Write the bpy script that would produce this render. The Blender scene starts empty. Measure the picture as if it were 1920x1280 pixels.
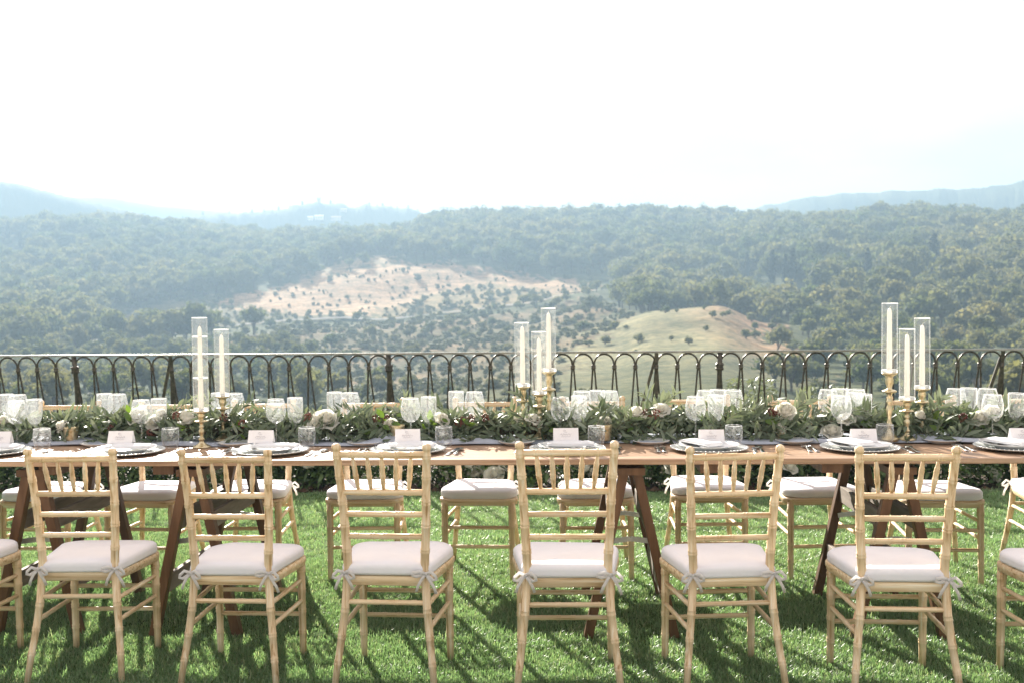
import bpy, math, random
import numpy as np
from mathutils import Vector, Matrix, Euler

random.seed(11)
rng = np.random.default_rng(11)
scene = bpy.context.scene
COL = scene.collection
PI = math.pi
rad = math.radians

# ------------------------------------------------------------------ camera
cam_d = bpy.data.cameras.new('camera')
cam = bpy.data.objects.new('camera', cam_d)
COL.objects.link(cam)
CAM_H = 1.422
PITCH, ROLL, YAW = 0.03405, 0.01029, 0.04686


def camera_matrix():
    cy, sy = math.cos(YAW), math.sin(YAW)
    fwd = Vector((-sy, cy, 0)); right = Vector((cy, sy, 0)); up = Vector((0, 0, 1))
    f2 = fwd * math.cos(PITCH) - up * math.sin(PITCH)
    u2 = up * math.cos(PITCH) + fwd * math.sin(PITCH)
    r3 = right * math.cos(ROLL) - u2 * math.sin(ROLL)
    u3 = u2 * math.cos(ROLL) + right * math.sin(ROLL)
    return Matrix(((r3.x, u3.x, -f2.x, 0), (r3.y, u3.y, -f2.y, 0), (r3.z, u3.z, -f2.z, CAM_H), (0, 0, 0, 1)))


cam.matrix_world = camera_matrix()
cam_d.sensor_width = 36.0
cam_d.lens = 36.876
cam_d.clip_start = 0.05
cam_d.clip_end = 30000
cam_d.dof.use_dof = True
cam_d.dof.focus_distance = 4.45
cam_d.dof.aperture_fstop = 5.0
scene.camera = cam

# ------------------------------------------------------------------ sky, sun, exposure
SUN_EL, SUN_AZ = rad(25.5), rad(-21.5)          # azimuth from +Y towards +X
world = bpy.data.worlds.new('World')
scene.world = world
world.use_nodes = True
wn, wl = world.node_tree.nodes, world.node_tree.links
wn.clear()
w_out = wn.new('ShaderNodeOutputWorld')
w_bg = wn.new('ShaderNodeBackground')
w_sky = wn.new('ShaderNodeTexSky')
w_sky.sky_type = 'NISHITA'
w_sky.sun_disc = False
w_sky.sun_elevation = SUN_EL
w_sky.sun_rotation = SUN_AZ
w_sky.altitude = 300
w_sky.air_density = 1.0
w_sky.dust_density = 1.2
w_sky.ozone_density = 1.0
w_tc = wn.new('ShaderNodeTexCoord')
w_map = wn.new('ShaderNodeMapping')
w_map.inputs['Scale'].default_value = (1.6, 1.6, 5.5)
w_map.inputs['Location'].default_value = (0.35, 0.1, 0.62)
w_noise = wn.new('ShaderNodeTexNoise')
w_noise.inputs['Scale'].default_value = 2.0
w_noise.inputs['Detail'].default_value = 7
w_noise.inputs['Roughness'].default_value = 0.55
w_ramp = wn.new('ShaderNodeValToRGB')
w_ramp.color_ramp.elements[0].position = 0.34
w_ramp.color_ramp.elements[0].color = (0.90, 0.90, 0.90, 1)
w_ramp.color_ramp.elements[1].position = 0.56
w_ramp.color_ramp.elements[1].color = (0.96, 0.96, 0.96, 1)
w_mix = wn.new('ShaderNodeMixRGB')
w_cloud = wn.new('ShaderNodeValToRGB')                      # thin bright veil of high cloud, greyer where it is thin
w_cloud.color_ramp.elements[0].position = 0.36
w_cloud.color_ramp.elements[0].color = (4.7, 4.1, 3.85, 1)
w_cloud.color_ramp.elements[1].position = 0.53
w_cloud.color_ramp.elements[1].color = (6.1, 5.15, 4.65, 1)
wl.new(w_noise.outputs['Fac'], w_cloud.inputs['Fac'])
wl.new(w_cloud.outputs['Color'], w_mix.inputs['Color2'])
wl.new(w_tc.outputs['Generated'], w_map.inputs['Vector'])
wl.new(w_map.outputs[0], w_noise.inputs['Vector'])
wl.new(w_noise.outputs['Fac'], w_ramp.inputs['Fac'])
wl.new(w_ramp.outputs['Color'], w_mix.inputs['Fac'])
wl.new(w_sky.outputs[0], w_mix.inputs['Color1'])
wl.new(w_mix.outputs[0], w_bg.inputs['Color'])
w_bg.inputs['Strength'].default_value = 0.05
wl.new(w_bg.outputs[0], w_out.inputs['Surface'])

sun_d = bpy.data.lights.new('sun', 'SUN')
sun_d.energy = 5.0
sun_d.angle = rad(0.55)
sun_d.color = (1.0, 0.93, 0.82)
sun = bpy.data.objects.new('sun', sun_d)
COL.objects.link(sun)
sdir = Vector((math.sin(SUN_AZ) * math.cos(SUN_EL), math.cos(SUN_AZ) * math.cos(SUN_EL), math.sin(SUN_EL)))
sun.rotation_euler = sdir.to_track_quat('Z', 'Y').to_euler()
sun.location = sdir * 60

scene.view_settings.view_transform = 'Standard'
scene.view_settings.look = 'None'
scene.view_settings.gamma = 1.0
scene.view_settings.use_curve_mapping = False
scene.view_settings.exposure = 2.15
scene.render.engine = 'CYCLES'
cy = scene.cycles
cy.use_denoising = True
cy.max_bounces = 8
cy.diffuse_bounces = 3
cy.glossy_bounces = 3
cy.transmission_bounces = 4
cy.transparent_max_bounces = 24
cy.volume_bounces = 1
cy.caustics_reflective = False
cy.caustics_refractive = False
cy.sample_clamp_indirect = 6.0

# ------------------------------------------------------------------ object helpers


def link(o, parent=None):
    COL.objects.link(o)
    if parent is not None:
        o.parent = parent
    return o


def tag(o, label=None, cat=None, group=None, kind=None):
    if label: o['label'] = label
    if cat: o['category'] = cat
    if group: o['group'] = group
    if kind: o['kind'] = kind
    return o


def thing(name, label, cat, loc=(0, 0, 0), rz=0.0, group=None, scale=1.0):
    o = link(bpy.data.objects.new(name, None))
    o.empty_display_size = 0.1
    o.location = loc
    o.rotation_euler = (0, 0, rz)
    o.scale = (scale,) * 3
    return tag(o, label, cat, group)


def dup(src, parent=None):
    c = src.copy()
    link(c, parent)
    for k in src.children:
        dup(k, c)
    return c


class MB:
    """collects vertices and faces of one mesh"""

    def __init__(self):
        self.v, self.f, self.m = [], [], []

    def add(self, vs, fs, m=0):
        b = len(self.v)
        self.v += [tuple(p) for p in vs]
        self.f += [tuple(i + b for i in f) for f in fs]
        self.m += [m] * len(fs)

    def box(self, c, s, rot=None, m=0):
        x, y, z = s[0] / 2, s[1] / 2, s[2] / 2
        vs = [Vector(p) for p in ((-x, -y, -z), (x, -y, -z), (x, y, -z), (-x, y, -z), (-x, -y, z), (x, -y, z), (x, y, z), (-x, y, z))]
        if rot is not None:
            vs = [rot @ p for p in vs]
        c = Vector(c)
        self.add([p + c for p in vs], [(0, 3, 2, 1), (4, 5, 6, 7), (0, 1, 5, 4), (1, 2, 6, 5), (2, 3, 7, 6), (3, 0, 4, 7)], m)

    def beam(self, a, b, w, t, ref=(0, 0, 1), m=0):
        """bar with a rectangular section from a to b; w across, t along ref"""
        a, b = Vector(a), Vector(b)
        d = b - a
        L = d.length
        d = d / L
        side = d.cross(Vector(ref))
        if side.length < 1e-4:
            side = d.cross(Vector((1, 0, 0)))
        side.normalize()
        up = side.cross(d)
        R = Matrix((side, d, up)).transposed()
        self.box((a + b) / 2, (w, L, t), R, m)

    def tube(self, pts, radii, n=8, cap=True, m=0, flat=None):
        pts = [Vector(p) for p in pts]
        N = len(pts)
        if not hasattr(radii, '__len__'):
            radii = [radii] * N
        t0 = (pts[1] - pts[0]).normalized()
        nrm = t0.orthogonal().normalized() if flat is None else (Vector(flat) - t0 * t0.dot(Vector(flat))).normalized()
        vs = []
        prev = t0
        for i, p in enumerate(pts):
            t = (pts[min(i + 1, N - 1)] - pts[max(i - 1, 0)])
            t = t.normalized() if t.length > 1e-9 else prev
            q = prev.rotation_difference(t)
            nrm = (q @ nrm)
            nrm = (nrm - t * t.dot(nrm)).normalized()
            bi = t.cross(nrm)
            prev = t
            for k in range(n):
                a = 2 * PI * k / n
                vs.append(p + (nrm * math.cos(a) + bi * math.sin(a)) * radii[i])
        fs = [(i * n + k, i * n + (k + 1) % n, (i + 1) * n + (k + 1) % n, (i + 1) * n + k) for i in range(N - 1) for k in range(n)]
        if cap:
            fs += [tuple(range(n - 1, -1, -1)), tuple(range((N - 1) * n, N * n))]
        self.add(vs, fs, m)

    def rod(self, a, b, r0, r1, nodes=(), n=9, curve=None, bump=1.12, extra=()):
        """round bar with bamboo-like double rings at the fractions in nodes"""
        a, b = Vector(a), Vector(b)
        L = (b - a).length
        ts = set([0, 1] + [k / 6 for k in range(1, 6)] + list(extra))
        e = 0.0035 / L
        ring = {}
        for q in nodes:
            for k, s in ((-3.0, 1.0), (-2.2, bump), (-0.9, bump), (0, 1.02), (0.9, bump), (2.2, bump), (3.0, 1.0)):
                t = min(max(q + k * e, 0), 1)
                ring[t] = s
                ts.add(t)
        ts = sorted(ts)
        pts = [(curve(t) if curve else a.lerp(b, t)) for t in ts]
        rr = [(r0 + (r1 - r0) * t if not callable(r0) else r0(t)) * ring.get(t, 1.0) for t in ts]
        self.tube(pts, rr, n)

    def lathe(self, prof, n=20, c=(0, 0, 0), m=0, close=False, ribs=0, rib=0.0):
        vs = []
        for r, z in prof:
            for k in range(n):
                a = 2 * PI * k / n
                q = r * (1 + (rib if (ribs and k % 2) else 0))
                vs.append((c[0] + q * math.cos(a), c[1] + q * math.sin(a), c[2] + z))
        N = len(prof)
        fs = [(i * n + k, i * n + (k + 1) % n, (i + 1) * n + (k + 1) % n, (i + 1) * n + k) for i in range(N - 1) for k in range(n)]
        if close:
            fs += [tuple(range(n - 1, -1, -1)), tuple(range((N - 1) * n, N * n))]
        self.add(vs, fs, m)

    def ribbon(self, pts, nrm, w, t=0.0012, m=0):
        """thin cloth band: rectangular section, width w square to path and nrm"""
        pts = [Vector(p) for p in pts]
        N = len(pts)
        vs = []
        for i, p in enumerate(pts):
            d = (pts[min(i + 1, N - 1)] - pts[max(i - 1, 0)]).normalized()
            s = d.cross(Vector(nrm))
            s = s.normalized() if s.length > 1e-5 else Vector((0, 0, 1))
            u = s.cross(d)
            vs += [p + s * w / 2 + u * t, p - s * w / 2 + u * t, p - s * w / 2 - u * t, p + s * w / 2 - u * t]
        fs = []
        for i in range(N - 1):
            for k in range(4):
                fs.append((i * 4 + k, i * 4 + (k + 1) % 4, i * 4 + 4 + (k + 1) % 4, i * 4 + 4 + k))
        fs += [(3, 2, 1, 0), tuple((N - 1) * 4 + k for k in range(4))]
        self.add(vs, fs, m)

    def mesh(self, name, mats, smooth=True):
        me = bpy.data.meshes.new(name)
        me.from_pydata(self.v, [], self.f)
        for mm in (mats if isinstance(mats, (list, tuple)) else [mats]):
            me.materials.append(mm)
        me.polygons.foreach_set('material_index', self.m)
        me.polygons.foreach_set('use_smooth', [smooth] * len(self.f))
        me.update()
        return me

    def build(self, name, mats, parent=None, smooth=True, bevel=0.0):
        o = link(bpy.data.objects.new(name, self.mesh(name, mats, smooth)), parent)
        if bevel:
            b = o.modifiers.new('edge', 'BEVEL')
            b.width = bevel
            b.segments = 2
            b.limit_method = 'ANGLE'
        return o


def np_mesh(name, V, F, mats, smooth=False):
    """mesh from numpy arrays, F is (n,3) or (n,4)"""
    me = bpy.data.meshes.new(name)
    V = np.ascontiguousarray(V, dtype=np.float32)
    F = np.ascontiguousarray(F, dtype=np.int32)
    k = F.shape[1]
    me.vertices.add(len(V)); me.vertices.foreach_set('co', V.ravel())
    me.loops.add(F.size); me.loops.foreach_set('vertex_index', F.ravel())
    me.polygons.add(len(F))
    me.polygons.foreach_set('loop_start', np.arange(0, F.size, k, dtype=np.int32))
    me.polygons.foreach_set('use_smooth', np.full(len(F), smooth))
    for mm in (mats if isinstance(mats, (list, tuple)) else [mats]):
        me.materials.append(mm)
    me.update(calc_edges=True)
    me.validate()
    return me


# ------------------------------------------------------------------ materials


def new_mat(name):
    m = bpy.data.materials.new(name)
    m.use_nodes = True
    nt = m.node_tree
    nt.nodes.clear()
    out = nt.nodes.new('ShaderNodeOutputMaterial')
    return m, nt.nodes, nt.links, out


def ramp(n, stops):
    r = n.new('ShaderNodeValToRGB')
    el = r.color_ramp.elements
    while len(el) < len(stops):
        el.new(0.5)
    for e, (p, c) in zip(el, stops):
        e.position = p
        e.color = tuple(c) + (1,)
    return r


def surface(name, stops, scale=20, stretch=(1, 1, 1), rough=0.6, bump=0.0, bump_scale=None, spec=0.4, metal=0.0, rand=0.0, detail=5, sss=0.0, noise_rough=0.55, translucent=0.0):
    """noise-coloured Principled; rand shifts the value per object"""
    m, n, l, out = new_mat(name)
    tc = n.new('ShaderNodeTexCoord')
    mp = n.new('ShaderNodeMapping')
    mp.inputs['Scale'].default_value = stretch
    l.new(tc.outputs['Object'], mp.inputs['Vector'])
    nz = n.new('ShaderNodeTexNoise')
    nz.inputs['Scale'].default_value = scale
    nz.inputs['Detail'].default_value = detail
    nz.inputs['Roughness'].default_value = noise_rough
    l.new(mp.outputs[0], nz.inputs['Vector'])
    rp = ramp(n, stops)
    l.new(nz.outputs['Fac'], rp.inputs['Fac'])
    col = rp.outputs['Color']
    if rand:
        oi = n.new('ShaderNodeObjectInfo')
        hs = n.new('ShaderNodeHueSaturation')
        mr = n.new('ShaderNodeMapRange')
        mr.inputs['To Min'].default_value = 1 - rand
        mr.inputs['To Max'].default_value = 1 + rand
        l.new(oi.outputs['Random'], mr.inputs['Value'])
        l.new(mr.outputs[0], hs.inputs['Value'])
        l.new(col, hs.inputs['Color'])
        col = hs.outputs['Color']
        # offset the pattern too
        ad = n.new('ShaderNodeVectorMath')
        ad.operation = 'ADD'
        sc = n.new('ShaderNodeVectorMath')
        sc.operation = 'SCALE'
        sc.inputs[0].default_value = (37.0, 11.0, 23.0)
        l.new(oi.outputs['Random'], sc.inputs['Scale'])
        l.new(mp.outputs[0], ad.inputs[0])
        l.new(sc.outputs[0], ad.inputs[1])
        l.new(ad.outputs[0], nz.inputs['Vector'])
    p = n.new('ShaderNodeBsdfPrincipled')
    p.inputs['Roughness'].default_value = rough
    p.inputs['Metallic'].default_value = metal
    p.inputs['Specular IOR Level'].default_value = spec
    if sss:
        p.inputs['Subsurface Weight'].default_value = sss
        p.inputs['Subsurface Radius'].default_value = (0.02, 0.015, 0.01)
    l.new(col, p.inputs['Base Color'])
    if bump:
        bp = n.new('ShaderNodeBump')
        bp.inputs['Strength'].default_value = bump
        bp.inputs['Distance'].default_value = 0.004
        if bump_scale:
            n2 = n.new('ShaderNodeTexNoise')
            n2.inputs['Scale'].default_value = bump_scale
            n2.inputs['Detail'].default_value = 4
            l.new(mp.outputs[0], n2.inputs['Vector'])
            l.new(n2.outputs['Fac'], bp.inputs['Height'])
        else:
            l.new(nz.outputs['Fac'], bp.inputs['Height'])
        l.new(bp.outputs[0], p.inputs['Normal'])
    res = p.outputs[0]
    if translucent:
        t = n.new('ShaderNodeBsdfTranslucent')
        l.new(col, t.inputs['Color'])
        mx = n.new('ShaderNodeMixShader')
        mx.inputs['Fac'].default_value = translucent
        l.new(res, mx.inputs[1])
        l.new(t.outputs[0], mx.inputs[2])
        res = mx.outputs[0]
    l.new(res, out.inputs['Surface'])
    return m


def leaf_material(name, cols, attr=None, patches=0.0, rough=0.5, trans=0.35, spec=0.4, under=None, trans_tint=(1.25, 1.25, 0.6)):
    """two-sided leaf; colour picked per leaf (mesh attribute) or per object"""
    m, n, l, out = new_mat(name)
    if attr:
        a = n.new('ShaderNodeAttribute')
        a.attribute_name = attr
        fac = a.outputs['Fac']
    else:
        a = n.new('ShaderNodeObjectInfo')
        fac = a.outputs['Random']
        if patches:                                  # neighbouring trees are often of one kind
            nz = n.new('ShaderNodeTexNoise'); nz.inputs['Scale'].default_value = patches; nz.inputs['Detail'].default_value = 2
            l.new(a.outputs['Location'], nz.inputs['Vector'])
            mp = n.new('ShaderNodeMapRange'); mp.inputs['From Min'].default_value = 0.3; mp.inputs['From Max'].default_value = 0.7
            l.new(nz.outputs['Fac'], mp.inputs['Value'])
            mf = n.new('ShaderNodeMix'); mf.inputs[0].default_value = 0.5
            l.new(fac, mf.inputs[2]); l.new(mp.outputs[0], mf.inputs[3])
            fac = mf.outputs[0]
    k = len(cols)
    rp = ramp(n, [(i / max(k - 1, 1), c) for i, c in enumerate(cols)])
    l.new(fac, rp.inputs['Fac'])
    col = rp.outputs['Color']
    if under:
        g = n.new('ShaderNodeNewGeometry')
        mx = n.new('ShaderNodeMixRGB')
        mx.inputs['Color2'].default_value = tuple(under) + (1,)
        l.new(g.outputs['Backfacing'], mx.inputs['Fac'])
        l.new(col, mx.inputs['Color1'])
        col = mx.outputs[0]
    p = n.new('ShaderNodeBsdfPrincipled')
    p.inputs['Roughness'].default_value = rough
    p.inputs['Specular IOR Level'].default_value = spec
    l.new(col, p.inputs['Base Color'])
    t = n.new('ShaderNodeBsdfTranslucent')
    ml = n.new('ShaderNodeMixRGB')
    ml.blend_type = 'MULTIPLY'
    ml.inputs['Fac'].default_value = 1
    ml.inputs['Color2'].default_value = tuple(trans_tint) + (1,)
    l.new(col, ml.inputs['Color1'])
    l.new(ml.outputs[0], t.inputs['Color'])
    mx = n.new('ShaderNodeMixShader')
    mx.inputs['Fac'].default_value = trans
    l.new(p.outputs[0], mx.inputs[1])
    l.new(t.outputs[0], mx.inputs[2])
    l.new(mx.outputs[0], out.inputs['Surface'])
    return m


def glass_material(name, tint=(0.97, 0.985, 0.985), cut=0.0, cut_scale=60, refl=1.0, base=0.04, frost=0.0):
    """thin clear glass: lets light straight through, mirrors more at grazing angles"""
    m, n, l, out = new_mat(name)
    tr = n.new('ShaderNodeBsdfTransparent')
    tr.inputs['Color'].default_value = tuple(tint) + (1,)
    gl = n.new('ShaderNodeBsdfGlossy')
    gl.inputs['Roughness'].default_value = 0.04
    gl.inputs['Color'].default_value = (1, 1, 1, 1)
    lw = n.new('ShaderNodeLayerWeight')
    lw.inputs['Blend'].default_value = 0.5
    pw = n.new('ShaderNodeMath'); pw.operation = 'POWER'; pw.inputs[1].default_value = 3.2
    ml = n.new('ShaderNodeMath'); ml.operation = 'MULTIPLY_ADD'
    ml.inputs[1].default_value = 0.85 * refl
    ml.inputs[2].default_value = base
    ml.use_clamp = True
    l.new(lw.outputs['Facing'], pw.inputs[0])
    l.new(pw.outputs[0], ml.inputs[0])
    mx = n.new('ShaderNodeMixShader')
    fac = ml.outputs[0]
    if cut:
        tc = n.new('ShaderNodeTexCoord')
        vo = n.new('ShaderNodeTexVoronoi')
        vo.inputs['Scale'].default_value = cut_scale
        vo.feature = 'DISTANCE_TO_EDGE'
        l.new(tc.outputs['Object'], vo.inputs['Vector'])
        bp = n.new('ShaderNodeBump')
        bp.inputs['Strength'].default_value = cut
        bp.inputs['Distance'].default_value = 0.01
        l.new(vo.outputs['Distance'], bp.inputs['Height'])
        l.new(bp.outputs[0], gl.inputs['Normal'])
        l.new(bp.outputs[0], lw.inputs['Normal'])
    l.new(fac, mx.inputs['Fac'])
    l.new(tr.outputs[0], mx.inputs[1])
    l.new(gl.outputs[0], mx.inputs[2])
    res = mx.outputs[0]
    if frost:
        tl = n.new('ShaderNodeBsdfTranslucent'); tl.inputs['Color'].default_value = (0.95, 0.96, 0.96, 1)
        df = n.new('ShaderNodeBsdfDiffuse'); df.inputs['Color'].default_value = (0.9, 0.9, 0.9, 1)
        m2 = n.new('ShaderNodeMixShader'); m2.inputs['Fac'].default_value = 0.4
        l.new(tl.outputs[0], m2.inputs[1]); l.new(df.outputs[0], m2.inputs[2])
        m3 = n.new('ShaderNodeMixShader')
        if cut:
            mr = n.new('ShaderNodeMapRange')
            mr.inputs['From Min'].default_value = 0.0; mr.inputs['From Max'].default_value = 0.28
            mr.inputs['To Min'].default_value = frost * 2.6; mr.inputs['To Max'].default_value = frost * 0.25
            l.new(vo.outputs['Distance'], mr.inputs['Value'])
            src = mr.outputs[0]
        else:
            vl = n.new('ShaderNodeValue'); vl.outputs[0].default_value = frost
            src = vl.outputs[0]
        lw2 = n.new('ShaderNodeLayerWeight'); lw2.inputs['Blend'].default_value = 0.5      # whitens the edges: outline reflections put in as frost
        p2 = n.new('ShaderNodeMath'); p2.operation = 'POWER'; p2.inputs[1].default_value = 4.0
        e2 = n.new('ShaderNodeMath'); e2.operation = 'MULTIPLY_ADD'; e2.inputs[1].default_value = 9.0; e2.inputs[2].default_value = 1.0
        f2 = n.new('ShaderNodeMath'); f2.operation = 'MULTIPLY'; f2.use_clamp = True
        l.new(lw2.outputs['Facing'], p2.inputs[0]); l.new(p2.outputs[0], e2.inputs[0]); l.new(e2.outputs[0], f2.inputs[0]); l.new(src, f2.inputs[1])
        l.new(f2.outputs[0], m3.inputs['Fac'])
        l.new(res, m3.inputs[1]); l.new(m2.outputs[0], m3.inputs[2])
        res = m3.outputs[0]
    l.new(res, out.inputs['Surface'])
    return m


M = {}
M['chair'] = surface('limewashed_wood', [(0.32, (0.46, 0.28, 0.13)), (0.44, (0.75, 0.555, 0.34)), (0.58, (0.83, 0.655, 0.44)), (0.70, (0.91, 0.80, 0.63))], 95, (1, 1, 0.035), rough=0.55, bump=0.10, rand=0.12, spec=0.35)
M['chair_bar'] = surface('limewashed_bar', [(0.32, (0.48, 0.30, 0.14)), (0.44, (0.76, 0.565, 0.35)), (0.58, (0.84, 0.665, 0.45)), (0.70, (0.91, 0.80, 0.63))], 95, (0.035, 0.6, 1), rough=0.55, bump=0.10, rand=0.12, spec=0.35)
M['chair_side'] = surface('limewashed_side_bar', [(0.32, (0.48, 0.30, 0.14)), (0.44, (0.76, 0.565, 0.35)), (0.58, (0.84, 0.665, 0.45)), (0.70, (0.91, 0.80, 0.63))], 95, (1, 0.035, 1), rough=0.55, bump=0.10, rand=0.12, spec=0.35)
M['linen'] = surface('white_linen', [(0.3, (0.82, 0.805, 0.845)), (0.7, (0.87, 0.855, 0.89))], 9, rough=0.9, bump=0.55, bump_scale=22, spec=0.1, rand=0.03)
M['napkin'] = surface('white_napkin_cloth', [(0.3, (0.78, 0.78, 0.80)), (0.7, (0.86, 0.86, 0.87))], 12, rough=0.9, bump=0.1, bump_scale=300, spec=0.1)
M['ribbon'] = surface('white_ribbon', [(0.3, (0.90, 0.87, 0.86)), (0.7, (0.93, 0.91, 0.90))], 30, rough=0.8, spec=0.1, translucent=0.5)
M['plank'] = surface('table_plank', [(0.25, (0.12, 0.064, 0.035)), (0.40, (0.31, 0.185, 0.112)), (0.55, (0.44, 0.29, 0.19)), (0.75, (0.57, 0.41, 0.30))], 9, (0.16, 5, 5), rough=0.36, bump=0.25, rand=0.14, spec=0.5, detail=8)
M['trestle'] = surface('trestle_wood', [(0.25, (0.06, 0.028, 0.012)), (0.5, (0.12, 0.058, 0.026)), (0.8, (0.20, 0.108, 0.052))], 14, (2, 2, 0.2), rough=0.5, bump=0.25, rand=0.15, spec=0.4, detail=7)
M['grey_wood'] = surface('weathered_wood', [(0.3, (0.15, 0.12, 0.10)), (0.7, (0.30, 0.26, 0.22))], 14, (2, 0.3, 2), rough=0.75, bump=0.3, rand=0.1)
M['steel'] = surface('galvanised_steel', [(0.3, (0.45, 0.45, 0.43)), (0.7, (0.6, 0.6, 0.58))], 40, rough=0.45, metal=0.85)
M['silver'] = surface('polished_silver', [(0.3, (0.80, 0.80, 0.80)), (0.7, (0.88, 0.88, 0.88))], 30, rough=0.18, metal=1.0)
M['brass'] = surface('aged_brass', [(0.3, (0.52, 0.42, 0.24)), (0.55, (0.68, 0.58, 0.38)), (0.8, (0.76, 0.68, 0.50))], 45, rough=0.32, metal=0.9, bump=0.15, rand=0.06)
M['mercury'] = surface('mercury_glass_gold', [(0.3, (0.44, 0.33, 0.15)), (0.5, (0.66, 0.55, 0.34)), (0.75, (0.80, 0.74, 0.58))], 70, rough=0.3, metal=0.75, bump=0.3)
M['wax'] = surface('ivory_wax', [(0.3, (0.85, 0.83, 0.77)), (0.7, (0.90, 0.88, 0.84))], 12, rough=0.45, translucent=0.45)
M['wick'] = surface('candle_wick', [(0.3, (0.75, 0.72, 0.64)), (0.7, (0.8, 0.78, 0.7))], 50, rough=0.9)
M['card'] = surface('white_card', [(0.3, (0.80, 0.78, 0.79)), (0.7, (0.85, 0.83, 0.84))], 40, rough=0.7, spec=0.2)
M['ink'] = surface('grey_ink', [(0.3, (0.23, 0.22, 0.26)), (0.7, (0.33, 0.32, 0.36))], 50, rough=0.8)
M['iron'] = surface('wrought_iron', [(0.3, (0.040, 0.035, 0.029)), (0.55, (0.10, 0.085, 0.068)), (0.8, (0.20, 0.165, 0.12))], 28, rough=0.42, metal=0.35, bump=0.4, spec=0.5)
M['rail_top'] = surface('pale_iron_top', [(0.3, (0.20, 0.20, 0.19)), (0.7, (0.36, 0.36, 0.34))], 16, rough=0.30, metal=0.8, bump=0.2)  # handrail iron, paler and glossier than the bars
M['stone'] = surface('terrace_stone', [(0.3, (0.22, 0.19, 0.15)), (0.7, (0.38, 0.34, 0.28))], 3, rough=0.9, bump=0.6)
M['soil'] = surface('bed_soil', [(0.3, (0.022, 0.013, 0.008)), (0.55, (0.06, 0.036, 0.022)), (0.8, (0.13, 0.085, 0.05))], 18, rough=1.0, bump=1.0, detail=9)
M['runner'] = surface('pale_blue_chiffon', [(0.3, (0.50, 0.545, 0.64)), (0.7, (0.60, 0.64, 0.72))], 6, rough=0.85, bump=0.15, bump_scale=220, translucent=0.3, spec=0.15)
M['glass'] = glass_material('clear_glass')
M['cylinder_glass'] = glass_material('hurricane_glass', (0.975, 0.98, 0.98), refl=1.0, base=0.03, frost=0.045)
M['crystal'] = glass_material('cut_crystal', (0.975, 0.98, 0.985), cut=0.22, cut_scale=95, base=0.02, refl=0.6, frost=0.036)
M['crystal_fine'] = glass_material('etched_crystal', (0.975, 0.98, 0.985), cut=0.18, cut_scale=130, base=0.02, refl=0.6, frost=0.036)
M['petal'] = surface('white_petal', [(0.3, (0.84, 0.82, 0.72)), (0.7, (0.90, 0.89, 0.83))], 14, rough=0.6, translucent=0.5, spec=0.2)
M['berry'] = surface('dark_red_berry', [(0.3, (0.10, 0.025, 0.016)), (0.7, (0.22, 0.075, 0.045))], 60, rough=0.35, rand=0.2)
M['twig'] = surface('twig_bark', [(0.3, (0.07, 0.05, 0.03)), (0.7, (0.14, 0.11, 0.07))], 60, rough=0.9)
OLIVE = [(0.075, 0.108, 0.062), (0.14, 0.18, 0.115), (0.21, 0.25, 0.175), (0.10, 0.14, 0.08), (0.27, 0.305, 0.235), (0.060, 0.094, 0.046)]
M['leaf'] = leaf_material('olive_leaf', OLIVE, under=(0.30, 0.345, 0.26), spec=0.25, rough=0.42, trans=0.16, trans_tint=(1.15, 1.15, 0.75))
M['leaf_many'] = leaf_material('olive_leaves', OLIVE, attr='leaf_rand', under=(0.29, 0.335, 0.25), spec=0.25, rough=0.42, trans=0.16, trans_tint=(1.15, 1.15, 0.75))
M['gap_shade_leaf'] = leaf_material('gap_shade_leaf', [(0.035, 0.058, 0.026), (0.055, 0.082, 0.038), (0.075, 0.105, 0.05)], attr='leaf_rand', rough=0.5, trans=0.12)  # shade of the garland's gaps put into a darker leaf colour
M['green_leaf'] = leaf_material('bright_leaf', [(0.09, 0.16, 0.025), (0.14, 0.22, 0.04)], rough=0.4, trans=0.4)
M['bed_leaf'] = leaf_material('bed_leaf', [(0.060, 0.11, 0.035), (0.10, 0.17, 0.055), (0.15, 0.22, 0.095), (0.05, 0.095, 0.03)], attr='leaf_rand', rough=0.45, trans=0.3)
M['grass'] = leaf_material('grass_blade', [(0.135, 0.24, 0.11), (0.20, 0.32, 0.17), (0.29, 0.39, 0.235), (0.11, 0.195, 0.075), (0.48, 0.49, 0.35)], attr='leaf_rand', rough=0.38, trans=0.45, spec=0.6, trans_tint=(1.2, 1.3, 0.8))
TREEC = [(0.040, 0.062, 0.028), (0.062, 0.086, 0.036), (0.085, 0.10, 0.045), (0.11, 0.118, 0.055), (0.135, 0.135, 0.068), (0.16, 0.148, 0.08)]
M['tree'] = leaf_material('tree_foliage', TREEC, patches=0.02, rough=0.75, trans=0.48, spec=0.15, trans_tint=(1.6, 1.5, 1.05))
M['olive_tree'] = leaf_material('olive_foliage', [(0.085, 0.105, 0.055), (0.13, 0.14, 0.085), (0.105, 0.12, 0.065), (0.15, 0.15, 0.09)], rough=0.7, trans=0.25, spec=0.2)
M['cypress'] = leaf_material('cypress_foliage', [(0.010, 0.018, 0.009), (0.014, 0.024, 0.012)], rough=0.8, trans=0.06, spec=0.1)
M['bark'] = surface('bark', [(0.3, (0.06, 0.045, 0.03)), (0.7, (0.13, 0.10, 0.075))], 3, rough=0.95)
M['asphalt'] = surface('pale_road', [(0.3, (0.20, 0.19, 0.18)), (0.7, (0.29, 0.275, 0.26))], 0.3, rough=1.0, spec=0.0)
M['plaster'] = surface('pale_plaster', [(0.3, (0.55, 0.48, 0.40)), (0.7, (0.66, 0.60, 0.52))], 0.4, rough=0.9)
M['white_wall'] = surface('white_wall', [(0.3, (0.80, 0.79, 0.77)), (0.7, (0.84, 0.83, 0.81))], 0.4, rough=0.9)
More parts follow.
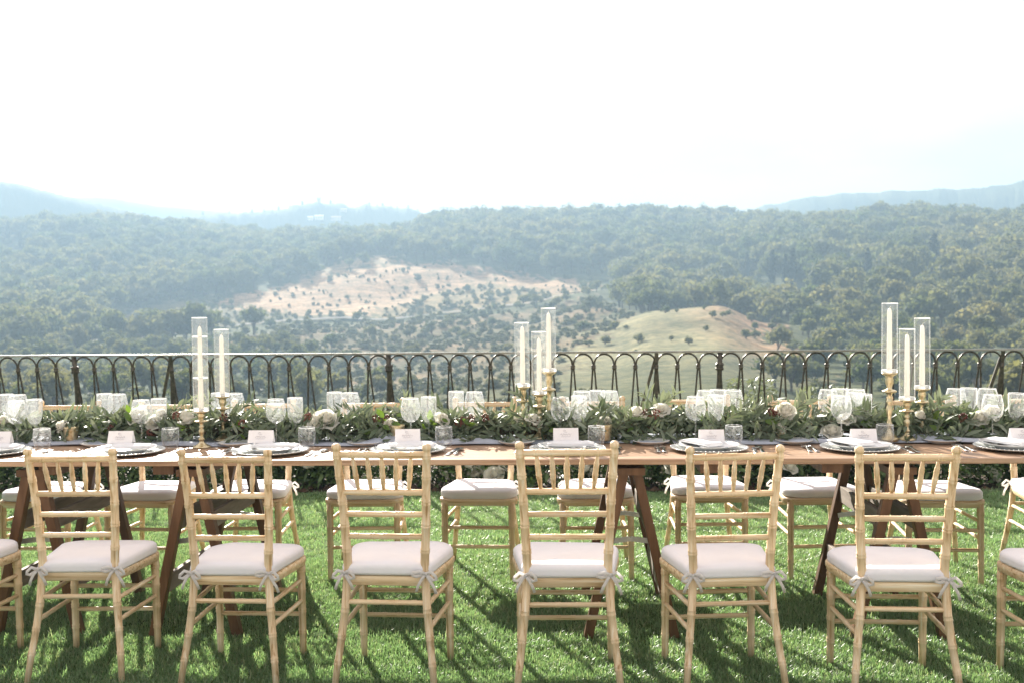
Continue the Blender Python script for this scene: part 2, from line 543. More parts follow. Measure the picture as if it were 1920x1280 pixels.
M['roof_tile'] = surface('roof_tile', [(0.3, (0.28, 0.14, 0.08)), (0.7, (0.40, 0.22, 0.13))], 1.0, rough=0.9)
M['window_dark'] = surface('window_dark', [(0.3, (0.03, 0.03, 0.035)), (0.7, (0.06, 0.06, 0.06))], 1.0, rough=0.3)
M['hill_wood'] = surface('far_wood', [(0.3, (0.035, 0.05, 0.025)), (0.5, (0.065, 0.075, 0.035)), (0.75, (0.11, 0.11, 0.06))], 0.02, rough=1.0, bump=0.0, detail=9, spec=0.05, noise_rough=0.7)


def porcelain(name):
    m, n, l, out = new_mat(name)
    tc = n.new('ShaderNodeTexCoord')
    sep = n.new('ShaderNodeVectorMath'); sep.operation = 'LENGTH'
    fl = n.new('ShaderNodeVectorMath'); fl.operation = 'MULTIPLY'; fl.inputs[1].default_value = (1, 1, 0)
    l.new(tc.outputs['Object'], fl.inputs[0]); l.new(fl.outputs[0], sep.inputs[0])
    band = n.new('ShaderNodeMapRange'); band.inputs['From Min'].default_value = 0.082; band.inputs['From Max'].default_value = 0.098
    l.new(sep.outputs['Value'], band.inputs['Value'])
    vo = n.new('ShaderNodeTexVoronoi'); vo.inputs['Scale'].default_value = 42
    l.new(tc.outputs['Object'], vo.inputs['Vector'])
    nz = n.new('ShaderNodeTexNoise'); nz.inputs['Scale'].default_value = 28
    l.new(tc.outputs['Object'], nz.inputs['Vector'])
    lt = n.new('ShaderNodeMath'); lt.operation = 'LESS_THAN'; lt.inputs[1].default_value = 0.33
    l.new(vo.outputs['Distance'], lt.inputs[0])
    gt = n.new('ShaderNodeMath'); gt.operation = 'GREATER_THAN'; gt.inputs[1].default_value = 0.53
    l.new(nz.outputs['Fac'], gt.inputs[0])
    a = n.new('ShaderNodeMath'); a.operation = 'MULTIPLY'
    b = n.new('ShaderNodeMath'); b.operation = 'MULTIPLY'
    l.new(lt.outputs[0], a.inputs[0]); l.new(gt.outputs[0], a.inputs[1])
    l.new(a.outputs[0], b.inputs[0]); l.new(band.outputs[0], b.inputs[1])
    mx = n.new('ShaderNodeMixRGB')
    mx.inputs['Color1'].default_value = (0.80, 0.81, 0.80, 1)
    mx.inputs['Color2'].default_value = (0.22, 0.34, 0.48, 1)
    l.new(b.outputs[0], mx.inputs['Fac'])
    p = n.new('ShaderNodeBsdfPrincipled')
    p.inputs['Roughness'].default_value = 0.18
    l.new(mx.outputs[0], p.inputs['Base Color'])
    l.new(p.outputs[0], out.inputs['Surface'])
    return m


M['porcelain'] = porcelain('blue_patterned_porcelain')
M['charger'] = surface('pressed_glass_charger', [(0.3, (0.60, 0.63, 0.62)), (0.7, (0.74, 0.76, 0.75))], 60, rough=0.16, bump=0.6, bump_scale=90, spec=0.7)

# ------------------------------------------------------------------ the valley (survey: bearing in degrees, then distance and height in metres)
PROFILES = [
    (-35.29, [(2.0, -4.5), (12.0, -4.6), (90, -6.5), (170, -8.3), (260, -7.4), (320, -4.6), (390, 0.8), (450, 9.3), (520, 20.5), (600, 36.2), (640, 41.3), (790, 27.3), (1060, -3.7), (1500, -20.0), (2600, -30.0)]),
    (-28.67, [(2.0, -4.5), (12.0, -4.6), (90, -7.1), (170, -9.2), (260, -8.3), (320, -5.5), (390, 0.1), (450, 9.2), (520, 21.1), (600, 37.8), (640, 43.7), (790, 29.7), (1060, -1.3), (1500, -20.0), (2600, -30.0)]),
    (-25.53, [(2.0, -4.5), (12.0, -4.6), (90, -7.4), (170, -9.6), (260, -8.4), (315, -6.0), (380, -0.8), (440, 8.3), (515, 22.2), (600, 42.2), (640, 47.3), (790, 33.3), (1060, 2.3), (1500, -20.0), (2600, -30.0)]),
    (-22.76, [(2.0, -4.5), (12.0, -4.6), (95, -8.1), (170, -9.9), (260, -8.5), (310, -6.5), (370, -2.0), (430, 7.7), (510, 23.4), (600, 41.5), (640, 46.6), (790, 32.6), (1060, 1.6), (1500, -20.0), (2600, -30.0)]),
    (-16.37, [(2.0, -4.5), (12.0, -4.6), (95, -8.6), (170, -10.5), (260, -7.8), (325, -3.7), (375, 2.5), (420, 8.2), (500, 20.6), (600, 37.8), (640, 41.7), (790, 27.7), (1060, -3.3), (1500, -20.0), (2600, -30.0)]),
    (-9.62, [(2.0, -4.5), (12.0, -4.6), (90, -8.3), (160, -10.3), (265, -7.2), (325, -2.6), (365, 2.4), (410, 10.8), (460, 21.7), (540, 32.8), (600, 37.8), (750, 23.8), (1020, -7.2), (1500, -20.0), (2600, -30.0)]),
    (-6.15, [(2.0, -4.5), (12.0, -4.6), (85, -7.5), (165, -9.1), (270, -4.8), (325, -1.2), (375, 6.0), (440, 18.4), (490, 27.3), (560, 42.3), (600, 47.0), (750, 33.0), (1020, 2.0), (1500, -20.0), (2600, -30.0)]),
    (-2.66, [(2.0, -4.5), (12.0, -4.6), (80, -7.0), (150, -8.3), (255, -4.7), (325, 0.6), (380, 7.8), (420, 14.4), (460, 23.1), (560, 44.3), (600, 48.5), (750, 34.5), (1020, 3.5), (1500, -20.0), (2600, -30.0)]),
    (2.27, [(2.0, -4.5), (12.0, -4.6), (75, -6.5), (140, -7.0), (205, -3.6), (260, -0.4), (340, 4.6), (385, 9.8), (450, 22.2), (560, 44.2), (600, 48.4), (750, 34.4), (1020, 3.4), (1500, -20.0), (2600, -30.0)]),
    (5.15, [(2.0, -4.5), (12.0, -4.6), (70, -6.0), (125, -6.1), (185, -2.3), (225, 0.5), (280, -1.6), (350, 5.9), (390, 11.3), (440, 21.4), (550, 41.8), (590, 45.9), (740, 31.9), (1010, 0.9), (1500, -20.0), (2600, -30.0)]),
    (8.26, [(2.0, -4.5), (12.0, -4.6), (65, -5.8), (120, -5.8), (170, -2.9), (220, 1.0), (270, -3.0), (350, 6.5), (440, 20.9), (540, 39.3), (580, 43.3), (730, 29.3), (1000, -1.7), (1500, -20.0), (2600, -30.0)]),
    (11.04, [(2.0, -4.5), (12.0, -4.6), (70, -6.3), (125, -6.7), (180, -5.0), (215, -3.2), (260, -3.2), (330, 6.0), (420, 19.6), (520, 36.8), (560, 40.6), (710, 26.6), (980, -4.4), (1500, -20.0), (2600, -30.0)]),
    (14.29, [(2.0, -4.5), (12.0, -4.6), (75, -7.1), (140, -7.7), (190, -5.3), (240, -1.3), (300, 5.3), (390, 17.9), (500, 34.1), (540, 37.8), (690, 23.8), (960, -7.2), (1500, -20.0), (2600, -30.0)]),
    (18.96, [(2.0, -4.5), (12.0, -4.6), (75, -6.9), (135, -7.2), (180, -5.0), (230, -1.3), (290, 4.8), (380, 16.6), (490, 33.7), (530, 37.4), (680, 23.4), (950, -7.7), (1500, -20.0), (2600, -30.0)]),
    (23.34, [(2.0, -4.5), (12.0, -4.6), (75, -6.7), (130, -6.7), (170, -4.5), (220, -1.3), (280, 4.4), (370, 15.4), (480, 30.5), (520, 33.9), (670, 19.9), (940, -11.1), (1500, -20.0), (2600, -30.0)]),
    (31.59, [(2.0, -4.5), (12.0, -4.6), (75, -6.2), (130, -6.3), (170, -4.3), (220, -1.4), (280, 3.7), (370, 13.7), (480, 27.4), (520, 30.4), (670, 16.4), (940, -14.6), (1500, -20.0), (2600, -30.0)]),
]
FIELD = [(-126.7, 377.8), (-105.6, 419.4), (-78.2, 436.1), (-70.1, 449.1), (-44.5, 434.7), (-19.3, 416.6), (15.0, 377.2), (1.5, 351.0), (-24.4, 396.7), (-48.4, 377.4), (-58.7, 346.1), (-61.6, 332.8), (-108.1, 349.2)]
ORCHARD = [(-60.3, 335.1), (-48.4, 377.4), (-24.4, 396.7), (1.5, 351.0), (13.6, 343.2), (-15.4, 331.1), (-35.4, 327.6), (-55.2, 325.4)]
KNOLL = [(1.6, 179.0), (13.3, 242.1), (21.0, 221.0), (31.3, 215.2), (42.0, 226.6), (34.9, 158.7), (25.0, 116.3), (12.7, 77.0), (2.0, 84.5), (-0.2, 137.0)]
MIDSLOPE = [(-86.0, 263.9), (-77.4, 306.4), (-53.0, 312.0), (-14.0, 301.2), (12.4, 312.8), (16.7, 223.4), (0.7, 171.0), (-0.1, 82.0), (-50.3, 91.6), (-101.0, 184.1), (-97.2, 220.0)]
FARFIELD = [(-109.2, 434.0), (-99.3, 450.2), (-85.0, 474.5), (-70.4, 451.5), (-78.6, 438.5), (-98.5, 426.3)]
LEFTSPARSE = [(-151.9, 336.3), (-143.3, 385.2), (-108.1, 349.2), (-61.1, 330.4), (-81.7, 323.8), (-113.0, 290.8), (-120.2, 272.2)]
ROAD = [(-118.3, 252.7), (-117.7, 266.7), (-110.9, 285.2), (-98.5, 307.6), (-87.9, 321.7), (-68.3, 323.9), (-57.7, 320.4), (-45.1, 325.4), (-35.0, 324.1), (-25.2, 326.5), (-15.2, 327.1), (-0.3, 331.0), (13.5, 340.2)]
RIDGE_A = [(-37.31, 197.3), (-32.09, 195.7), (-28.67, 189.2), (-27.24, 181.6), (-25.78, 170.5), (-24.29, 162.3), (-22.76, 151.3), (-21.2, 138.4), (-19.09, 116.3)]
RIDGE_B = [(-33.18, 215.0), (-27.24, 220.9), (-24.66, 226.2), (-23.27, 226.6), (-21.2, 213.2), (-19.09, 205.8), (-16.92, 200.3), (-14.15, 180.8), (-10.19, 146.7)]
RIDGE_T = [(-21.2, 101.8), (-20.15, 111.9), (-18.55, 117.7), (-16.37, 118.9), (-15.27, 122.5), (-14.15, 129.4), (-13.31, 132.9), (-11.9, 130.5), (-11.05, 125.8), (-10.48, 129.9), (-9.62, 128.6), (-8.18, 125.9), (-7.46, 120.4), (-7.02, 112.2), (-6.15, 93.1)]
RIDGE_C = [(5.72, 112.2), (8.96, 137.0), (11.04, 153.6), (12.68, 161.1), (14.29, 166.7), (17.94, 167.6), (21.67, 165.9), (23.34, 173.8), (27.42, 182.3), (33.53, 180.4)]
CYPRESS_SPOTS = [(64.2, 323.2), (67.1, 317.0), (68.6, 314.6), (85.5, 296.9), (105.7, 303.6), (62.9, 357.0), (-281.8, 524.6), (-261.0, 497.1)]
P_AZ = np.array([p[0] for p in PROFILES])
R_GRID = np.concatenate([[2, 6], np.geomspace(9, 1720, 330)])
P_Z = np.array([np.interp(R_GRID, [a for a, b in p[1]], [b for a, b in p[1]]) for p in PROFILES])
# soften the kinks along each profile
for _ in range(5):
    P_Z[:, 1:-1] = 0.25 * P_Z[:, :-2] + 0.5 * P_Z[:, 1:-1] + 0.25 * P_Z[:, 2:]
_ph = rng.uniform(0, 6.28, (14, 2)); _fr = rng.uniform(-1, 1, (14, 2))


def roughness(x, y):
    z = 0.0
    for k in range(14):
        w = 0.022 * (1 + k * 0.55)
        z = z + np.sin((x * _fr[k, 0] + y * _fr[k, 1]) * w * 2.2 + _ph[k, 0]) * (1.0 / (1 + k * 0.45))
    return z * 0.55


def terrain_z(x, y):
    x = np.asarray(x, float); y = np.asarray(y, float)
    az = np.degrees(np.arctan2(x, y)); r = np.hypot(x, y)
    # behind the camera the two edges blend into each other
    a2 = np.clip(az, P_AZ[0], P_AZ[-1])
    i = np.clip(np.searchsorted(P_AZ, a2) - 1, 0, len(P_AZ) - 2)
    t = np.clip((a2 - P_AZ[i]) / (P_AZ[i + 1] - P_AZ[i]), 0, 1)
    t = t * t * (3 - 2 * t)
    k = np.clip(np.searchsorted(R_GRID, r) - 1, 0, len(R_GRID) - 2)
    u = np.clip((r - R_GRID[k]) / (R_GRID[k + 1] - R_GRID[k]), 0, 1)
    za = P_Z[i, k] * (1 - u) + P_Z[i, k + 1] * u
    zb = P_Z[i + 1, k] * (1 - u) + P_Z[i + 1, k + 1] * u
    z = za * (1 - t) + zb * t
    far = np.clip((np.abs(az) - 40) / 140, 0, 1)
    z = z * (1 - far) + far * np.interp(r, R_GRID, 0.5 * (P_Z[0] + P_Z[-1]))
    return z + roughness(x, y) * np.clip((r - 60) / 200, 0, 1)


def inside(poly, x, y):
    x = np.asarray(x, float); y = np.asarray(y, float)
    c = np.zeros(x.shape, bool)
    n = len(poly)
    for i in range(n):
        x1, y1 = poly[i]; x2, y2 = poly[(i + 1) % n]
        if y1 == y2:
            continue
        cross = ((y1 > y) != (y2 > y)) & (x < (x2 - x1) * (y - y1) / (y2 - y1) + x1)
        c ^= cross
    return c


def wobble(x, y, s, a, seed=0.0):
    return a * (np.sin(x / s + seed) * np.cos(y / s * 1.3 + seed * 2) + 0.6 * np.sin(x / s * 2.3 - y / s * 1.7 + seed))


# ground cover colours: what grows there
az_all = np.concatenate([np.arange(-180, -36, 6.0), np.arange(-36, 36, 0.2), np.arange(36, 180.1, 6.0)])
AZ, RR = np.meshgrid(np.radians(az_all), R_GRID, indexing='ij')
TX, TY = RR * np.sin(AZ), RR * np.cos(AZ)
TZ_ = terrain_z(TX, TY)
na, nr = AZ.shape
idx = np.arange(na * nr).reshape(na, nr)
F = np.stack([idx[:-1, :-1], idx[1:, :-1], idx[1:, 1:], idx[:-1, 1:]], -1).reshape(-1, 4)
F = F[:, ::-1]
V = np.stack([TX, TY, TZ_], -1).reshape(-1, 3)

mt, n_, l_, o_ = new_mat('valley_ground')
at = n_.new('ShaderNodeAttribute'); at.attribute_name = 'cover'
tc_ = n_.new('ShaderNodeTexCoord')
nz_ = n_.new('ShaderNodeTexNoise'); nz_.inputs['Scale'].default_value = 0.16; nz_.inputs['Detail'].default_value = 9; nz_.inputs['Roughness'].default_value = 0.68
mp_ = n_.new('ShaderNodeMapping'); mp_.inputs['Scale'].default_value = (1, 1, 2.5)
l_.new(tc_.outputs['Object'], mp_.inputs['Vector']); l_.new(mp_.outputs[0], nz_.inputs['Vector'])
n3_ = n_.new('ShaderNodeTexNoise'); n3_.inputs['Scale'].default_value = 0.9; n3_.inputs['Detail'].default_value = 6; n3_.inputs['Roughness'].default_value = 0.7
l_.new(mp_.outputs[0], n3_.inputs['Vector'])
ma_ = n_.new('ShaderNodeMath'); ma_.operation = 'ADD'
mb_ = n_.new('ShaderNodeMath'); mb_.operation = 'MULTIPLY'; mb_.inputs[1].default_value = 0.5
l_.new(nz_.outputs['Fac'], ma_.inputs[0]); l_.new(n3_.outputs['Fac'], ma_.inputs[1]); l_.new(ma_.outputs[0], mb_.inputs[0])
rp_ = ramp(n_, [(0.38, (0.36, 0.44, 0.36)), (0.48, (0.80, 0.82, 0.78)), (0.60, (1.45, 1.33, 1.22))])
l_.new(mb_.outputs[0], rp_.inputs['Fac'])
mm_ = n_.new('ShaderNodeMixRGB'); mm_.blend_type = 'MULTIPLY'; mm_.inputs['Fac'].default_value = 1
l_.new(at.outputs['Color'], mm_.inputs['Color1']); l_.new(rp_.outputs['Color'], mm_.inputs['Color2'])
pr_ = n_.new('ShaderNodeBsdfPrincipled'); pr_.inputs['Roughness'].default_value = 1.0; pr_.inputs['Specular IOR Level'].default_value = 0.05
bp_ = n_.new('ShaderNodeBump'); bp_.inputs['Strength'].default_value = 0.7; bp_.inputs['Distance'].default_value = 1.2
l_.new(nz_.outputs['Fac'], bp_.inputs['Height']); l_.new(bp_.outputs[0], pr_.inputs['Normal'])
l_.new(mm_.outputs[0], pr_.inputs['Base Color']); l_.new(pr_.outputs[0], o_.inputs['Surface'])

wx, wy = TX + wobble(TX, TY, 9, 3.0, 1) + rng.normal(0, 2.2, TX.shape), TY + wobble(TX, TY, 11, 4.0, 2) + rng.normal(0, 4.0, TX.shape)
cov = np.zeros(TX.shape + (4,)); cov[..., 3] = 1
cov[..., :3] = (0.075, 0.085, 0.04)                                   # wood floor
mixn = (0.5 + 0.5 * wobble(TX, TY, 14, 0.62, 4))[..., None].clip(0, 1)
mid = np.array((0.175, 0.125, 0.075)) * (1 - mixn) + np.array((0.085, 0.088, 0.046)) * mixn
for poly, c in ((MIDSLOPE, mid), (LEFTSPARSE, np.array((0.14, 0.125, 0.07)) + 0 * mixn), (ORCHARD, np.array((0.23, 0.18, 0.10)) + 0 * mixn),
                (FIELD, np.array((0.34, 0.235, 0.150)) * (0.85 + 0.3 * mixn)), (FARFIELD, np.array((0.30, 0.225, 0.14)) + 0 * mixn)):
    q = inside(poly, wx, wy)
    cov[..., :3][q] = np.broadcast_to(c, TX.shape + (3,))[q]
q = inside(KNOLL, wx, wy)
kt = np.clip((TX - 20) / 16, 0, 1)[..., None]
kn = np.array((0.19, 0.18, 0.105)) * (1 - kt) + np.array((0.29, 0.19, 0.12)) * kt
cov[..., :3][q] = (kn * (0.8 + 0.4 * mixn))[q]
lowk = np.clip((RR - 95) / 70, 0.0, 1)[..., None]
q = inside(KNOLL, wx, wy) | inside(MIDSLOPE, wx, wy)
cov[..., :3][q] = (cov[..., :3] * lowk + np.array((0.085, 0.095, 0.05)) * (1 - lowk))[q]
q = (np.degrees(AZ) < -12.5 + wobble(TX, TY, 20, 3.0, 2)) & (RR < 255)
cov[..., :3][q] = (0.06, 0.075, 0.038)  # darker ground on the near left slope
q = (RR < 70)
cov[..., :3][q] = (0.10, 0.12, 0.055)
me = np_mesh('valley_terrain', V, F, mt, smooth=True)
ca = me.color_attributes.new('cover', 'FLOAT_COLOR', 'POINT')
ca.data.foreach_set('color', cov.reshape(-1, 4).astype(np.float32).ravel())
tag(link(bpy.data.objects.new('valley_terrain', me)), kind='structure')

# road winding across the slope
pts = []
R_ = np.array(ROAD)
for i in range(len(R_) - 1):
    p0, p1, p2, p3 = R_[max(i - 1, 0)], R_[i], R_[i + 1], R_[min(i + 2, len(R_) - 1)]
    for t in np.linspace(0, 1, 9)[:-1]:
        pts.append(0.5 * ((2 * p1) + (-p0 + p2) * t + (2 * p0 - 5 * p1 + 4 * p2 - p3) * t * t + (-p0 + 3 * p1 - 3 * p2 + p3) * t ** 3))
pts.append(R_[-1])
pts = np.array(pts)
d = np.gradient(pts, axis=0); d /= np.linalg.norm(d, axis=1)[:, None]
nr_ = np.stack([-d[:, 1], d[:, 0]], 1)
rv = []
for s in (-2.2, -.7, .7, 2.2):
    e = pts + nr_ * s
    rv.append(np.stack([e[:, 0], e[:, 1], np.maximum(terrain_z(e[:, 0], e[:, 1]), terrain_z(pts[:, 0], pts[:, 1]) - 0.1) + 0.55], 1))
rv = np.stack(rv, 1)
k = len(pts)
ii = np.arange(k * 4).reshape(k, 4)
rf = np.stack([ii[:-1, :-1], ii[1:, :-1], ii[1:, 1:], ii[:-1, 1:]], -1).reshape(-1, 4)
tag(link(bpy.data.objects.new('road', np_mesh('road', rv.reshape(-1, 3), rf, M['asphalt'], True))), kind='structure')


# far ridges, each a real hill with a near and a far slope
def ridge(name, line, dist0, dist, depth, jag):
    line = [(a, 1.4 + (b - 1.4) * dist / dist0) for a, b in line]
    az = np.arange(line[0][0], line[-1][0], 0.07)
    zz = np.interp(az, [a for a, b in line], [b for a, b in line])
    zz = zz + sum(rng.normal(0, 1) * jag * 0.35 * np.sin(az * f + rng.uniform(0, 6)) for f in (1.3, 2.9, 5.1, 9.7))
    tt = np.concatenate([np.linspace(-1, 1, 61)])
    a2, t2 = np.meshgrid(np.radians(az), tt, indexing='ij')
    prof = np.cos(t2 * PI / 2) ** 1.5
    rr = dist + depth * t2 + 40 * np.sin(a2 * 60) * (1 - np.abs(t2)) * 0
    base = -60.0
    z = base + (zz[:, None] - base) * prof
    z = z + rng.normal(0, jag * 0.45, z.shape) + 3.0 * jag * np.sin(a2 * 55 + 5 * t2) * np.sin(t2 * 6 + a2 * 20) * (1 - prof)
    v = np.stack([rr * np.sin(a2), rr * np.cos(a2), z], -1).reshape(-1, 3)
    a, b = a2.shape
    ix = np.arange(a * b).reshape(a, b)
    f = np.stack([ix[:-1, :-1], ix[1:, :-1], ix[1:, 1:], ix[:-1, 1:]], -1).reshape(-1, 4)[:, ::-1]
    return tag(link(bpy.data.objects.new(name, np_mesh(name, v, f, M['hill_wood'], True))), kind='structure')


ridge('hill', [(-60, 150), (-46, 185)] + RIDGE_A, 1700, 900, 200, 0.8)
ridge('hill', [(-44, 190)] + RIDGE_B, 2300, 1380, 280, 0.8)
T_D = 950.0                                   # distance of the ridge that carries the hill town
T_K = T_D / 1350.0
RIDGE_T = [(-24, 60)] + RIDGE_T + [(-4, 50)]
ridge('hill', RIDGE_T, 1350, T_D, 180, 1.2)
ridge('hill', RIDGE_C + [(46, 160), (60, 120)], 1700, 980, 250, 0.8)


# ------------------------------------------------------------------ trees
def crown_mesh(name, h, w, lobes, quads, size, mats, seed, trunk=0.22, squat=0.8, kind='round'):
    r = np.random.default_rng(seed)
    V, F, mi = [], [], []
    # trunk and a few limbs
    mb = MB()
    th = h * trunk
    mb.tube([(0, 0, -0.4), (0.05 * h * r.normal(0, .3), 0, th), (0.02 * h, 0.02 * h, h * 0.6)], [0.035 * h, 0.026 * h, 0.01 * h], 6)
    cs = []
    for i in range(lobes):
        if kind == 'cypress':
            t = (i + 0.5) / lobes
            rr = w / 2 * (math.sin(PI * min(0.12 + t * 0.86, 1)) ** 0.65) * 0.8
            cs.append((np.array([r.normal(0, .04) * w, r.normal(0, .04) * w, h * (0.05 + 0.9 * t)]), rr, rr * 1.6))
        else:
            a = r.uniform(0, 2 * PI); e = r.uniform(-0.35, 1.0)
            q = w / 2 * r.uniform(0.35, 0.74) * math.cos(e * 1.1)
            c = np.array([q * math.cos(a), q * math.sin(a), th + (h - th) * (0.42 + 0.36 * e)])
            cs.append((c, w * r.uniform(0.18, 0.30), w * r.uniform(0.17, 0.27) * squat))
            mb.tube([(0, 0, th), tuple(c * np.array([.5, .5, .8])), tuple(c)], [0.018 * h, 0.012 * h, 0.004 * h], 4)
    nt = len(mb.f)
    for c, ra, rb in cs:
        # a dark solid heart inside each clump of leaves
        k = 6
        mb2 = [(c[0], c[1], c[2] - rb * 0.8)]
        for zi, rr in ((-0.45, 0.52), (0.2, 0.58)):
            for j in range(k):
                a = 2 * PI * (j + 0.5 * (zi > 0)) / k
                q = r.uniform(0.85, 1.1)
                mb2.append((c[0] + ra * rr * q * math.cos(a), c[1] + ra * rr * q * math.sin(a), c[2] + rb * zi * q))
        mb2.append((c[0], c[1], c[2] + rb * 0.62))
        fs = [(0, 1 + (j + 1) % k, 1 + j) for j in range(k)]
        fs += [(1 + j, 1 + (j + 1) % k, 1 + k + j) for j in range(k)] + [(1 + (j + 1) % k, 1 + k + (j + 1) % k, 1 + k + j) for j in range(k)]
        fs += [(1 + k + j, 1 + k + (j + 1) % k, 1 + 2 * k) for j in range(k)]
        mb.add(mb2, fs, 1)
        for _ in range(quads):
            n = r.normal(0, 1, 3); n /= np.linalg.norm(n)
            rad_ = r.uniform(0.72, 1.12)
            p = c + n * np.array([ra, ra, rb]) * rad_
            n2 = n + r.normal(0, 0.34, 3); n2 /= np.linalg.norm(n2)
            u = np.cross(n2, r.normal(0, 1, 3)); u /= np.linalg.norm(u); v = np.cross(n2, u)
            s = size * r.uniform(0.55, 1.25)
            s2 = s * r.uniform(0.5, 0.9)
            mb.add([p + u * s, p + v * s2, p - u * s * 0.9, p - v * s2 + n2 * s * 0.25], [(0, 1, 2, 3)], 1)
    me = mb.mesh(name, mats, False)
    return me


TREE_MESH = [crown_mesh('broadleaf_tree', 8, 8.0, 9, 46, 0.50, [M['bark'], M['tree']], 100 + i) for i in range(5)]
TREE_MESH += [crown_mesh('broadleaf_tree', 8, 6.4, 8, 46, 0.48, [M['bark'], M['tree']], 120 + i, trunk=0.16) for i in range(2)]
OLIVE_MESH = [crown_mesh('olive_tree', 4, 3.9, 8, 44, 0.25, [M['bark'], M['olive_tree']], 140 + i, trunk=0.07) for i in range(3)]
CYP_MESH = [crown_mesh('cypress_tree', 12, 2.5, 9, 60, 0.30, [M['bark'], M['cypress']], 160 + i, trunk=0.05, kind='cypress') for i in range(2)]

gs = 6.0
gx, gy = np.meshgrid(np.arange(-360, 380, gs), np.arange(55, 720, gs))
gx = (gx + rng.uniform(-.45, .45, gx.shape) * gs).ravel(); gy = (gy + rng.uniform(-.45, .45, gy.shape) * gs).ravel()
gr = np.hypot(gx, gy); ga = np.degrees(np.arctan2(gx, gy))
keep = (np.abs(ga) < 34) & (gr > 70) & (gr < 690)
gx, gy, gr, ga = gx[keep], gy[keep], gr[keep], ga[keep]
dens = np.full(gx.shape, 0.82)
hgt = np.clip(gr * 0.031, 4.2, 9.6) * rng.uniform(0.6, 1.25, gx.shape)
sx, sy = gx + wobble(gx, gy, 13, 3, 5), gy + wobble(gx, gy, 15, 3, 7)
species = np.zeros(gx.shape, int)
clump = 0.5 + wobble(gx, gy, 8, 0.45, 9)
for poly, dn, hs, sp in ((MIDSLOPE, 1.5, 0.33, 1), (LEFTSPARSE, 0.75, 0.42, 0), (ORCHARD, 1.2, 0.40, 1), (FIELD, 0.14, 0.24, 1), (FARFIELD, 0.25, 0.4, 0), (KNOLL, 0.05, 0.28, 0)):
    q = inside(poly, sx, sy)
    dens[q] = dn * (0.15 + 2.0 * clump[q].clip(0, 1) ** 2); hgt[q] *= hs * rng.uniform(0.55, 1.35, q.sum()); species[q] = np.where(rng.random(q.sum()) < 0.25, 1 - sp, sp)
q = inside(KNOLL, sx, sy) & (gx > 33)
dens[q] = 0.55; hgt[q] = rng.uniform(1.0, 3.2, q.sum())
q = (ga < -12.5 + wobble(gx, gy, 20, 3.0, 2)) & (gr < 255)
dens[q] = 0.95; hgt[q] = rng.uniform(2.4, 4.8, q.sum()); species[q] = 0
q = (gr < 100) & (gx < 25)
dens[q] = 0.22; hgt[q] *= 0.5; species[q] = 1
for kx, ky, kr in ((21.5, 205, 5.5), (27.0, 186, 4.5), (24.5, 165, 4.0), (9.5, 190, 5.0), (13.0, 160, 4.0), (32.5, 170, 6.0), (35.0, 190, 7.0), (17.0, 150, 3.0), (28, 207, 5.0), (6.5, 170, 3.5)):
    q = np.hypot((gx - kx), (gy - ky) * 0.8) < kr
    dens[q] = 0.95; hgt[q] = rng.uniform(0.9, 2.4, q.sum()); species[q] = 0
# hedges and bushes on both sides of the road
dr = np.min(np.hypot(gx[:, None] - pts[None, ::3, 0], gy[:, None] - pts[None, ::3, 1]), axis=1)
dens[dr < 5.5] = 0
below = (dr > 5.5) & (dr < 12) & (gr < np.interp(ga, np.degrees(np.arctan2(pts[:, 0], pts[:, 1])), np.hypot(pts[:, 0], pts[:, 1])))
cap = (ga > -20) & (ga < 3) & (gr > 285) & (gr < 402) & (dr > 5.5)
hgt[cap] = np.minimum(hgt[cap], rng.uniform(1.6, 3.4, cap.sum()))
hb = below & (clump > 0.5)
dens[hb] = 0.9; species[hb] = 0; hgt[hb] = rng.uniform(2.2, 4.4, hb.sum())
# the dark cypresses stand clear of the crowns around them
for cx, cy_ in CYPRESS_SPOTS:
    ca, cr = math.degrees(math.atan2(cx, cy_)), math.hypot(cx, cy_)
    q = (np.abs(ga - ca) < 0.8) & (gr > cr - 55) & (gr < cr + 5)
    hgt[q] *= 0.40
    dens[q & (np.abs(gr - cr) < 5)] = 0
# the shaded hem of the right-hand wood keeps its full trees
ok = rng.random(gx.shape) < dens
gx, gy, gr, ga, hgt, species = gx[ok], gy[ok], gr[ok], ga[ok], hgt[ok], species[ok]
ex, ey = rng.uniform(-130, 25, 15000), rng.uniform(75, 455, 15000)
eq = inside(MIDSLOPE, ex, ey) | inside(ORCHARD, ex, ey) | (inside(FIELD, ex, ey) & (rng.random(15000) < 0.25)) | (inside(LEFTSPARSE, ex, ey) & (rng.random(15000) < 0.6))
eq &= rng.random(15000) < (0.05 + 0.72 * (0.5 + wobble(ex, ey, 10, 0.5, 6)).clip(0, 1) ** 2)
eq &= np.min(np.hypot(ex[:, None] - pts[None, ::3, 0], ey[:, None] - pts[None, ::3, 1]), axis=1) > 4
ex, ey = ex[eq], ey[eq]
gx, gy = np.concatenate([gx, ex]), np.concatenate([gy, ey])
hgt = np.concatenate([hgt, rng.uniform(0.5, 1.7, len(ex))]); species = np.concatenate([species, np.ones(len(ex), int)])
gr = np.hypot(gx, gy); ga = np.degrees(np.arctan2(gx, gy))
gz = terrain_z(gx, gy)
sink = np.where(hgt < 3.6, 0.20 * hgt, 0.15)         # low bushes branch from the ground
row = 573 - ga * 0 + (CAM_H - gz) / gr * 1967
seen = (np.abs(ga + 2.7) < 26.5) & (row < 745) & (gr < 640)
app = hgt / gr
order = np.argsort(-np.where(seen, app, -1))
is_single = np.zeros(gx.shape, bool)
SPEC = {0: (TREE_MESH, 8.0, 300), 1: (OLIVE_MESH, 4.0, 260)}
for sp, (meshes, h0, lim) in SPEC.items():
    o_ = [i for i in order if species[i] == sp and seen[i]][:lim]
    is_single[o_] = True
first = {}
